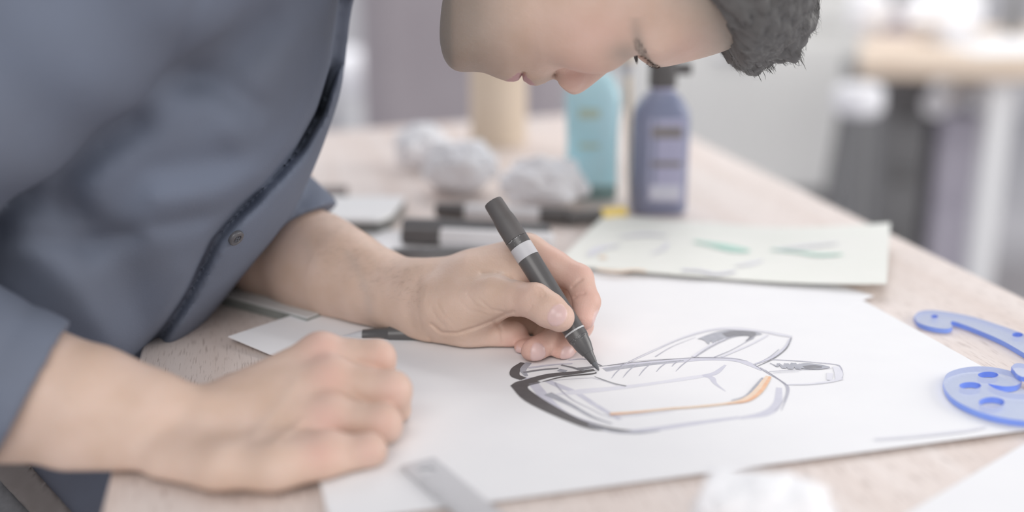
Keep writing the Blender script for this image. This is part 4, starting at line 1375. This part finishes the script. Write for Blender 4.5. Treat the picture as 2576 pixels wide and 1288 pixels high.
def head(P):
    X, Y = head_px(P)
    yy = P[:, 1] - HY
    ay = np.abs(yy)
    # lateral half width varies from chin to skull
    Wd = np.interp(X, [1100, 1200, 1320, 1450, 1600, 1750, 1990], [0.046, 0.052, 0.058, 0.066, 0.070, 0.074, 0.074])
    d = infl(X, Y, yy, face_poly, 0.046, Wd)
    # cheekbone
    P2 = P.copy(); P2[:, 1] = HY - ay
    cb = np.array([hp(1490, 70)[0], HY - 0.050, hp(1490, 70)[1]])
    d = smin(d, ellip(P2, cb, (0.026, 0.016, 0.022)), 0.02)
    br = np.array([hp(1632, 92)[0], HY - 0.034, hp(1632, 92)[1]])
    d = smin(d, ellip(P2, br, (0.011, 0.026, 0.011)), 0.014)
    # eye sockets and lids
    so = np.array([hp(1562, 108)[0], HY - 0.030, hp(1562, 108)[1]])
    d = smax(d, -ellip(P2, so, (0.0145, 0.020, 0.0150)), 0.012)
    eb = np.array([EYE[0] - 0.001, HY - 0.034, EYE[1] + 0.001])
    d = smin(d, ellip(P2, eb, (0.0138, 0.0138, 0.0138)), 0.004)
    d = smax(d, -ellip(P2, eb + np.array([0.0010, -0.002, -0.0140]), (0.0048, 0.0130, 0.0058)), 0.0015)
    # nose
    n = infl(X, Y, yy, nose_poly, 0.016, 0.0125 + 0.0045 * np.clip((1480 - X) / 60, 0, 1))
    al = np.array([hp(1432, 186)[0], HY - 0.0125, hp(1432, 186)[1]])
    n = smin(n, ellip(P2, al, (0.0088, 0.0075, 0.0100)), 0.005)
    d = smin(d, n, 0.005)
    no = np.array([hp(1413, 208)[0], HY - 0.0095, hp(1413, 208)[1]])
    d = smax(d, -ellip(P2, no, (0.0035, 0.0035, 0.0060)), 0.003)
    # alar crease
    d = d + 0.0016 * np.exp(-(seg_dist2(X, Y, [(1392, 180), (1402, 160), (1420, 152)]) / 6) ** 2) * (ay < 0.03)
    # lips
    ul = infl(X, Y, yy, uplip, 0.010, 0.024)
    ll = infl(X, Y, yy, lolip, 0.010, 0.022)
    d = smin(d, ul, 0.006)
    d = smin(d, ll, 0.006)
    d = d + 0.0022 * np.exp(-(seg_dist2(X, Y, [(1311, 196), (1312, 182), (1318, 165), (1310, 150)]) / 4) ** 2) * (ay < 0.027)
    # ear (above the frame)
    e = ellip(P2, np.array([hp(1560, -230)[0], HY - 0.078, hp(1560, -230)[1]]), (0.030, 0.008, 0.018))
    d = smin(d, e, 0.006)
    # neck towards the collar
    nk = cone(P, np.array([hp(1440, -330)[0], HY + 0.01, hp(1440, -330)[1]]), NECK0, 0.056, 0.062)
    d = smin(d, nk, 0.03)
    return d


NECK0 = dp(850, -420, 0.80)
V3, Q3 = sdf_mesh('hd', head, (-0.16, HY - 0.11, 0.150), (0.25, HY + 0.11, 0.46), 0.0016)


def lap_smooth(V, Q, w, it):
    e = np.concatenate([Q[:, [0, 1]], Q[:, [1, 2]], Q[:, [2, 3]], Q[:, [3, 0]]])
    e = np.concatenate([e, e[:, ::-1]])
    n = np.bincount(e[:, 0], minlength=len(V))[:, None]
    for _ in range(it):
        A = np.stack([np.bincount(e[:, 0], weights=V[e[:, 1], k], minlength=len(V)) for k in range(3)], 1) / np.maximum(n, 1)
        V = V + (A - V) * w[:, None]
    return V


X3, Y3 = head_px(V3)
feat = np.clip((X3 - 1215) / 40, 0, 1) * np.clip((1660 - X3) / 30, 0, 1) * np.clip((Y3 - 70) / 30, 0, 1)
V3 = lap_smooth(V3, Q3, 0.6 * (1 - feat), 40)
X3, Y3 = head_px(V3)
stub_shade = np.clip((1330 - X3) / 130, 0, 1) * np.clip((X3 - 1000) / 60, 0, 1) * 0.62
stub_shade += 0.8 * np.clip((1150 - X3) / 50, 0, 1)
stub_shade = np.clip(stub_shade + 0.35 * np.exp(-(seg_dist2(X3, Y3, [(1330, 205), (1390, 185)]) / 16) ** 2), 0, 0.85)
stub_shade = np.clip(stub_shade + 0.75 * np.clip(1 - poly_sdf2(X3, Y3, [(1690, -400), (1700, -40), (1742, 8), (1782, 62), (1822, 118), (1838, 150), (1900, 240), (2300, 240), (2300, -700), (1500, -700)]) / 95, 0, 1) ** 1.3, 0, 0.85)
_ay = np.abs(V3[:, 1] - HY)
_xs = np.interp(_ay, [0.01, 0.04, 0.055, 0.067], [1640, 1627, 1600, 1570])
_g = np.exp(-((X3 - _xs) / np.interp(_ay, [0.01, 0.03, 0.06], [19, 18, 14])) ** 2) * np.clip((_ay - 0.004) / 0.008, 0, 1) * np.clip((0.070 - _ay) / 0.008, 0, 1) * (Y3 > 20)
stub_shade = np.maximum(stub_shade, 0.75 * _g)
stub_shade = np.maximum(stub_shade, 0.55 * np.exp(-((X3 - 1548) / 42) ** 2 - ((Y3 - 106) / 30) ** 2) * (_ay > 0.012))  # darker eyelid skin, with the eye socket's shade painted into the same tint
stub_shade = np.where(Y3 < -60, stub_shade * 0.6, stub_shade)
lip3 = ((poly_sdf2(X3, Y3, [(1312, 175), (1312, 196), (1330, 214), (1346, 216), (1342, 200), (1322, 178)]) < 0) | (poly_sdf2(X3, Y3, [(1310, 172), (1308, 196), (1290, 206), (1268, 202), (1284, 186), (1300, 172)]) < 0)) * (np.abs(V3[:, 1] - HY) < 0.027) * 0.85
red3 = 0.5 * np.exp(-(((X3 - 1450) / 60) ** 2 + ((Y3 - 190) / 60) ** 2)) + 0.35 * np.exp(-(((X3 - 1480) / 120) ** 2 + ((Y3 - 60) / 80) ** 2)) + 0.3 * np.exp(-(((X3 - 1700) / 60) ** 2 + ((Y3 - 120) / 60) ** 2))

# ---- torso under the shirt
TD = 0.80
tor_px = [(484, -58), (448, 122), (391, 262), (336, 346), (235, 470), (160, 560), (68, 650), (-49, 819), (-140, 1025), (-177, 1250)]
TC = [dp(620, -300, TD), dp(540, -180, TD)] + [dp(x - 10, y, TD) for x, y in tor_px] + [dp(-190, 1420, TD)]
TR = [0.085, 0.105] + [0.1165] * len(tor_px) + [0.115]
TY = dp(400, 400, TD)[1]
SH_F = dp(560, -240, 0.985); SH_N = dp(430, -240, 0.64)
EL_F = dp(690, 608, 0.876)
ARM_N = [SH_N, dp(-560, 620, 0.60), dp(-240, 930, 0.615), dp(20, 985, 0.613)]


def tor_space(P):
    q = P.copy()
    q[:, 1] = TY + (q[:, 1] - TY) * 0.78
    return q


def torso_in(P):
    q = tor_space(P)
    C2 = [c.copy() for c in TC]
    for c in C2: c[1] = TY
    d = chain(q, C2, [r - 0.034 for r in TR], 0.012)
    d = smin(d, cone(P, SH_F, SH_N, 0.050, 0.050), 0.02)
    d = smin(d, cone(P, TC[0], NECK0, 0.07, 0.060), 0.03)
    d = smin(d, cone(P, SH_F, EL_F, 0.048, 0.034), 0.02)
    d = smin(d, chain(P, ARM_N, [0.045, 0.040, 0.036, 0.030], 0.02), 0.01)
    return d


V4, Q4 = sdf_mesh('t', torso_in, (-0.72, 0.42, -0.30), (0.02, 1.15, 0.52), 0.008, 1)

Vall = np.concatenate([V1, V2, V3, V4])
o1, o2, o3 = len(V1), len(V1) + len(V2), len(V1) + len(V2) + len(V3)
Qall = np.concatenate([Q1, Q2 + o1, Q3 + o2, Q4 + o3])
person = empty('person', (TC[-1][0], TY, FLOOR_Z), 'man in a blue shirt bent over the table drawing with a black marker', 'person')
me = mesh_np('body', Vall, Qall)
z3 = np.zeros(len(V3)); z4 = np.zeros(len(V4))
attr(me, 'red', np.clip(np.concatenate([red1, red2, red3, z4]), 0, 1))
attr(me, 'nail', np.concatenate([nail1, nail2, z3, z4]))
attr(me, 'vein', np.concatenate([vein1, vein2, z3, z4]))
attr(me, 'stubble_shade', np.concatenate([0 * nail1, 0 * nail2, stub_shade, z4]))
attr(me, 'lip', np.concatenate([0 * nail1, 0 * nail2, lip3, z4]))
body_me = me
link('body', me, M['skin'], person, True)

# eyes, lashes, brows
M['eye'] = noise_mat('eye', (0.16, 0.15, 0.15), (0.34, 0.33, 0.34), 60, 0.15)
M['hair'] = noise_mat('dark_brown_hair', (0.098, 0.095, 0.093), (0.135, 0.132, 0.130), 120, 0.5, stretch=(1, 1, 1))
for ec in (eyeL, eyeR):
    bm = bmesh.new()
    s = 1 if ec is eyeR else -1
    bmesh.ops.create_uvsphere(bm, u_segments=20, v_segments=14, radius=0.0124, matrix=Matrix.Translation(Vector(ec)))
    eo = link('eye', bm_mesh('eye', bm), M['eye'], person, True)
    # lashes: a fan of thin tapered blades at the lid edge
    V, Fs = [], []
    for k in range(26):
        a = (k / 25 - 0.5) * 2.0
        root = Vector(ec) + Vector((0.0060, s * 0.0125 * math.sin(a), -0.0118 * math.cos(a * 0.8)))
        tip = root + Vector((0.0004 + 0.001 * math.cos(a), s * 0.005 * math.sin(a), -0.0068))
        i0 = len(V)
        V += [root + Vector((0, -0.0002, 0)), root + Vector((0, 0.0002, 0)), root + Vector((0.0003, 0, 0)), tip]
        Fs += [(i0, i0 + 1, i0 + 3), (i0 + 1, i0 + 2, i0 + 3), (i0 + 2, i0, i0 + 3)]
    link('eyelashes', pyd('eyelashes', V, Fs), M['hair'], eo)


M['brow'] = noise_mat('eyebrow_hair', (0.16, 0.135, 0.125), (0.20, 0.17, 0.155), 400, 0.7)


def brow_mask(V):
    X, Y = head_px(V)
    ay = np.abs(V[:, 1] - HY)
    xs = np.interp(ay, [0.01, 0.04, 0.055, 0.067], [1640, 1627, 1600, 1570])
    g = np.exp(-((X - xs) / np.interp(ay, [0.01, 0.03, 0.06], [17, 16, 11])) ** 2)
    return g * np.clip((ay - 0.006) / 0.006, 0, 1) * np.clip((0.067 - ay) / 0.008, 0, 1) * (Y > 20)


bmk = brow_mask(V3)
for side in (-1, 1):
    idxs = np.where((bmk > 0.35) & ((V3[:, 1] - HY) * side > 0))[0]
    rb = random.Random(11)
    V, Fs = [], []
    nb_ = body_me.vertices
    for k in range(500):
        i = int(idxs[rb.randrange(len(idxs))])
        p = Vector(V3[i]); nrm = nb_[o2 + i].normal
        fl_ = Vector((-0.35 + rb.uniform(-.2, .2), side * 1.0, 0.3))
        fl_ = (fl_ - nrm * fl_.dot(nrm)).normalized()
        dv = (fl_ + nrm * rb.uniform(0.1, 0.35)).normalized()
        sd = dv.cross(nrm).normalized() * 0.00016
        i0 = len(V)
        V += [p - sd - nrm * 0.0003, p + sd - nrm * 0.0003, p + dv * rb.uniform(0.003, 0.006)]
        Fs.append((i0, i0 + 1, i0 + 2))
    link('eyebrow', pyd('eyebrow', V, Fs), M['brow'], person)

# hair: thick shell over the skull with a tuft hanging over the forehead
def skull(P):
    X, Y = head_px(P)
    yy = P[:, 1] - HY
    return infl(X, Y, yy, face_poly, 0.046, np.interp(X, [1600, 1750, 1990], [0.070, 0.075, 0.076]))


hair_line = [(1700, -400), (1730, -40), (1768, 8), (1800, 62), (1826, 118), (1838, 150), (1900, 240), (2300, 240), (2300, -700), (1500, -700), (1480, -400), (1560, -330)]


def hair_f(P):
    X, Y = head_px(P)
    yy = P[:, 1] - HY
    cond = poly_sdf2(X, Y, hair_line) / PXM
    # wavy locks
    c_ = 0.8 * P[:, 0] + 0.55 * P[:, 2]
    w = 0.0012 * np.sin(c_ * 620 + 2 * np.sin(P[:, 1] * 170)) * np.sin(P[:, 1] * 300 + c_ * 60) + 0.0008 * np.sin(P[:, 1] * 1000 + c_ * 500)
    th = np.interp(X, [1700, 1780, 1850, 1950, 2050], [0.003, 0.008, 0.014, 0.016, 0.014])
    d = smax(skull(P) - th, cond, 0.006)
    def HP(x, y, dy): return np.array([hp(x, y)[0], HY + dy, hp(x, y)[1]])
    for (a, b, ra, rb) in (((1868, 100, 0.0), (1884, 180, -0.004), 0.016, 0.0030), ((1890, 95, -0.02), (1892, 150, -0.016), 0.017, 0.007), ((1885, 90, 0.022), (1890, 146, 0.018), 0.018, 0.008),
                           ((1925, 80, 0.0), (1928, 138, 0.0), 0.018, 0.008), ((1950, 60, -0.03), (1960, 112, -0.03), 0.018, 0.008), ((1960, 40, 0.02), (1985, 95, 0.02), 0.018, 0.009), ((1990, -10, 0.0), (2016, 40, 0.0), 0.016, 0.010)):
        d = smin(d, cone(P, HP(*a), HP(*b), ra, rb), 0.008)
    return d + w


V5, Q5 = sdf_mesh('hair', hair_f, (0.07, HY - 0.105, 0.155), (0.25, HY + 0.105, 0.47), 0.0022)
hair_o = link('hair', mesh_np('hair', V5, Q5), M['hair'], person, True)
# loose strands along the outline
rng = random.Random(3)
V, Fs = [], []
N5 = len(V5)
me5 = hair_o.data
for k in range(3800):
    i = rng.randrange(N5)
    p = Vector(V5[i]); nrm = me5.vertices[i].normal
    x, y = head_px(V5[i:i + 1])
    if x[0] < 1850 and y[0] < 100 and rng.random() < 0.6: continue
    ln = 0.005 + 0.006 * rng.random()
    flow = Vector((0.55, rng.uniform(-.4, .4), -0.8)) if x[0] > 1850 else Vector((0.8, rng.uniform(-.3, .3), -0.3))
    flow = (flow - nrm * flow.dot(nrm))
    dirv = (flow.normalized() + nrm * rng.uniform(0.05, 0.32)).normalized()
    w_ = 0.00022
    sd = dirv.cross(nrm).normalized() * w_
    i0 = len(V)
    mid = p + dirv * ln * 0.55 + nrm * 0.0006
    V += [p - sd - nrm * 0.0008, p + sd - nrm * 0.0008, mid + sd * 0.8, mid - sd * 0.8, p + dirv * ln - nrm * 0.0008]
    Fs += [(i0, i0 + 1, i0 + 2, i0 + 3), (i0 + 3, i0 + 2, i0 + 4)]
so = link('loose_strands', pyd('loose_strands', V, Fs), M['hair'], hair_o)
so['kind'] = 'stuff'

# fine hair on the drawing forearm
X1, Y1, D1 = proj(V1)
cand = np.where((X1 > 790) & (X1 < 1060) & (V1[:, 2] > 0.012))[0]
ra_ = random.Random(21)
V, Fs = [], []
for k in range(2600):
    i = int(cand[ra_.randrange(len(cand))])
    nrm = body_me.vertices[i].normal
    if nrm.z < 0.25 or (nrm.z < 0.6 and ra_.random() < 0.7): continue
    p = Vector(V1[i])
    fl_ = Vector((0.9, ra_.uniform(-.6, .3), ra_.uniform(-.3, .5)))
    fl_ = (fl_ - nrm * fl_.dot(nrm)).normalized()
    dv = (fl_ + nrm * ra_.uniform(0.08, 0.6)).normalized()
    sd = dv.cross(nrm).normalized() * 0.00003
    ln = ra_.uniform(0.003, 0.008)
    i0 = len(V)
    V += [p - sd, p + sd, p + dv * ln]
    Fs.append((i0, i0 + 1, i0 + 2))
link('arm_hair', pyd('arm_hair', V, Fs), M['brow'], person)['kind'] = 'stuff'

# ---- shirt
def fabric():
    m = mat('blue_cotton', (0.2, 0.25, 0.35), 0.85, 0, 0.2)
    t, N, L, b = nodes(m)
    tc = N.new('ShaderNodeTexCoord')
    n = N.new('ShaderNodeTexNoise'); n.inputs['Scale'].default_value = 9; n.inputs['Detail'].default_value = 3
    L.new(tc.outputs['Object'], n.inputs['Vector'])
    r = N.new('ShaderNodeValToRGB')
    r.color_ramp.elements[0].position = 0.35; r.color_ramp.elements[0].color = (0.152, 0.170, 0.216, 1)
    r.color_ramp.elements[1].position = 0.65; r.color_ramp.elements[1].color = (0.174, 0.202, 0.268, 1)
    L.new(n.outputs['Fac'], r.inputs[0]); L.new(r.outputs[0], b.inputs['Base Color'])
    w = N.new('ShaderNodeTexNoise'); w.inputs['Scale'].default_value = 700; w.inputs['Detail'].default_value = 2
    L.new(tc.outputs['Object'], w.inputs['Vector'])
    bp = N.new('ShaderNodeBump'); bp.inputs['Strength'].default_value = 0.3; bp.inputs['Distance'].default_value = 0.0006
    L.new(w.outputs['Fac'], bp.inputs['Height']); L.new(bp.outputs[0], b.inputs['Normal'])
    return m


M['shirt'] = fabric()
placket = [(870, -120), (860, 0), (842, 150), (802, 280), (752, 370), (692, 440), (602, 530), (542, 600), (502, 680), (470, 742), (420, 820), (345, 918), (300, 1000)]
folds = [  # (pixels, width, amplitude >0 valley, <0 ridge)
    ([(660, 40), (560, 150), (470, 200)], 55, 0.012), ([(480, 190), (560, 215), (640, 270)], 40, 0.009),
    ([(340, 310), (230, 380), (170, 450), (190, 540), (230, 620)], 45, 0.012), ([(0, 470), (120, 500), (250, 560)], 40, 0.008),
    ([(310, -20), (180, 190), (20, 420)], 55, -0.010), ([(760, 60), (690, 200), (600, 330)], 60, -0.007),
    ([(640, 440), (520, 490), (400, 500)], 40, -0.006), ([(560, 400), (380, 430), (300, 500)], 45, 0.006),
    ([(60, 610), (180, 720), (290, 860)], 60, -0.012), ([(300, 600), (330, 740), (360, 900)], 60, 0.010), ([(640, 500), (540, 545), (400, 570)], 22, 0.004),
    ([(0, 590), (200, 610), (330, 590)], 26, 0.006), ([(470, 700), (430, 800), (380, 880)], 35, -0.004),
]


def shirt_torso(P):
    q = tor_space(P)
    C2 = [c.copy() for c in TC]
    for c in C2: c[1] = TY
    d = chain(q, C2, TR, 0.012)
    X, Y, D = proj(P)
    near = P[:, 1] < TY - 0.005
    for pts, wd, am in folds:
        d = d + 0.6 * am * np.exp(-(seg_dist2(X, Y, pts) / wd) ** 2) * near * np.clip((TY - P[:, 1]) / 0.05, 0, 1)
    # placket: overlap step with a dark groove
    g = seg_dist2(X, Y, placket)
    d = d + 0.0115 * np.exp(-(g / 17) ** 2) * (P[:, 1] < TY + 0.03)
    return d


def shirt_f(P):
    d = shirt_torso(P)
    d = smax(d, -((P - WAIST) @ wax) - 0.003, 0.004)
    d = smin(d, cone(P, SH_F, SH_N, 0.068, 0.068), 0.03)
    d = smin(d, cone(P, TC[0], TC[0] * 0.45 + NECK0 * 0.55, 0.085, 0.072), 0.04)
    # far sleeve, rolled above the elbow
    fsl = chain(P, [SH_F, dp(450, 300, 0.935), dp(618, 520, 0.895), dp(700, 600, 0.874), dp(800, 668, 0.846)], [0.062, 0.052, 0.047, 0.0465, 0.0425], 0.02)
    fsl = np.maximum(fsl, (P - dp(806, 531, 0.86)) @ (_rt * 0.45 - _up * 0.89))
    d = smin(d, fsl, 0.004)
    # near sleeve over the other forearm
    nsl = chain(P, [SH_N, dp(-560, 600, 0.60), dp(-240, 905, 0.615), dp(45, 992, 0.613), dp(160, 1030, 0.613)], [0.07, 0.060, 0.052, 0.0430, 0.0425], 0.02)
    nsl = nsl + 0.002 * np.sin((P[:, 0] * 90 + P[:, 2] * 60)) + 0.002 * np.exp(-(((P - dp(75, 1000, 0.613)) @ ax_n - (-0.022)) / 0.003) ** 2)
    nsl = np.maximum(nsl, (P - dp(77, 1000, 0.613)) @ ax_n)
    d = np.minimum(d, nsl)
    # open ends
    d = smax(d, -np.maximum(cone(P, dp(60, 995, 0.613), dp(160, 1025, 0.613), 0.0385, 0.0385), -((P - dp(40, 990, 0.613)) @ ax_n)), 0.001)
    return d


wax = unit(_rt * 0.74 + _up * 0.67 + _fw * 0.436)           # axis of the bent trunk at the waist
WAIST = dp(118, 1240, 0.65)
ax_n = unit(_rt * 0.875 - _up * 0.48 + _fw * 0.28)
V6, Q6 = sdf_mesh('shirt', shirt_f, (-0.75, 0.36, -0.15), (0.03, 1.2, 0.52), 0.0027, 1)
V6 = lap_smooth(V6, Q6, np.full(len(V6), 0.5), 8)
shirt = link('shirt', mesh_np('shirt', V6, Q6), M['shirt'], person, True)
shirt['label'] = 'dusty blue cotton shirt with rolled sleeves'


def surf(x, y, f, d0=0.55, d1=1.0):
    """depth where the ray through a photo pixel first meets f"""
    t = np.linspace(d0, d1, 500)
    P = _C + ray(x, y)[None, :] * t[:, None]
    v = f(P)
    i = np.argmax(v < 0)
    return P[i], t[i]


# placket band: a thin strip of cloth laid along the front edge
def strip(name, pts, wpx, f, m, parent, lift=0.0012):
    C = catmull([np.array(p, float) for p in pts], 10)
    V, Fs = [], []
    for i, c in enumerate(C):
        t = C[min(i + 1, len(C) - 1)] - C[max(i - 1, 0)]
        t = t / np.linalg.norm(t); n = np.array([-t[1], t[0]])
        for s in (-0.5, 0.5):
            p, _ = surf(*(c + n * wpx * s), f)
            V.append(p + (_C - p) / np.linalg.norm(_C - p) * lift)
    for i in range(len(C) - 1):
        Fs.append((2 * i, 2 * i + 1, 2 * i + 3, 2 * i + 2))
    return link(name, pyd(name, V, Fs), m, parent)


M['seam'] = noise_mat('dark_blue_seam', (0.12, 0.135, 0.17), (0.15, 0.165, 0.20), 200, 0.9)
# button on the placket
M['button'] = noise_mat('grey_button', (0.085, 0.085, 0.095), (0.13, 0.13, 0.14), 300, 0.35)
pB, dB = surf(592, 597, shirt_f)
e_ = 0.002
gB = unit(np.array([(shirt_f((pB + np.eye(3)[i] * e_)[None]) - shirt_f((pB - np.eye(3)[i] * e_)[None]))[0] for i in range(3)]))
bo = link('button', lathe_mesh('button', [(0, 0.0052), (0.5, 0.0055), (0.8, 0.0052), (1, 0.0044), (1, 0.0030), (0.7, 0.0026)], pB - gB * 0.0005, pB + gB * 0.0024, 24), M['button'], shirt)
for a in (0.8, 0.8 + math.pi / 2, 0.8 + math.pi, 0.8 + 1.5 * math.pi):
    u1 = unit(np.cross(gB, np.array([0.2, 0.9, 0.1]))); u2 = np.cross(gB, u1)
    c0 = pB + gB * 0.0018 + (u1 * math.cos(a) + u2 * math.sin(a)) * 0.0013
    link('thread', lathe_mesh('thread', [(0, 0.0005), (1, 0.0005)], c0, c0 + gB * 0.0005, 8), M['seam'], bo)

# ---- belt, trousers, shoes
M['denim'] = noise_mat('dark_denim', (0.17, 0.175, 0.185), (0.20, 0.205, 0.215), 300, 0.9)
M['belt'] = noise_mat('taupe_belt', (0.175, 0.155, 0.145), (0.215, 0.195, 0.185), 60, 0.6)
HIP = TC[-1]


def hip_chain(P, dr):
    q = tor_space(P)
    C2 = [c.copy() for c in TC[-5:]] + [np.array([-0.47, TY, -0.33])]
    for c in C2: c[1] = TY
    return chain(q, C2, [0.1165 + dr] * 5 + [0.119 + dr], 0.012)


def tro(P):
    d = hip_chain(P, 0.001)
    for s in (-1, 1):
        d = smin(d, chain(P, [np.array([-0.48, TY + s * 0.09, -0.34]), np.array([-0.44, TY + s * 0.11, -0.54]), np.array([-0.46, TY + s * 0.12, -0.70])], [0.090, 0.068, 0.058], 0.02), 0.02)
    d = smax(d, (P - WAIST) @ wax + 0.010, 0.003)
    # side pocket welt and seam
    X, Y, D = proj(P)
    d = d + 0.003 * np.exp(-(seg_dist2(X, Y, [(20, 1215), (60, 1260), (90, 1320)]) / 8) ** 2) * (P[:, 1] < TY)
    return smax(d, -(P[:, 2] + 0.715), 0.004)


V7, Q7 = sdf_mesh('tr', tro, (-0.72, 0.48, -0.74), (-0.15, 1.10, 0.05), 0.006, 1)
link('trousers', mesh_np('trousers', V7, Q7), M['denim'], person, True)


def belt_f(P):
    s = (P - WAIST) @ wax
    return np.maximum(hip_chain(P, 0.0045), np.abs(s + 0.006) - 0.0095)


V8, Q8 = sdf_mesh('belt', belt_f, (-0.72, 0.48, -0.36), (-0.10, 1.10, 0.25), 0.003, 1)
link('belt', mesh_np('belt', V8, Q8), M['belt'], person, True)
for s in (-1, 1):
    def shoe(P):
        d = chain(P, [np.array([-0.47, TY + s * 0.12, -0.715]), np.array([-0.36, TY + s * 0.125, -0.722]), np.array([-0.27, TY + s * 0.13, -0.727])], [0.045, 0.038, 0.030], 0.02)
        return smax(d, -(P[:, 2] - FLOOR_Z - 0.0005), 0.004)
    V9, Q9 = sdf_mesh('shoe', shoe, (-0.56, TY + s * 0.12 - 0.07, -0.76), (-0.21, TY + s * 0.12 + 0.07, -0.64), 0.006, 1)
    link('shoe', mesh_np('shoe', V9, Q9), M['black_matte'], person, True)
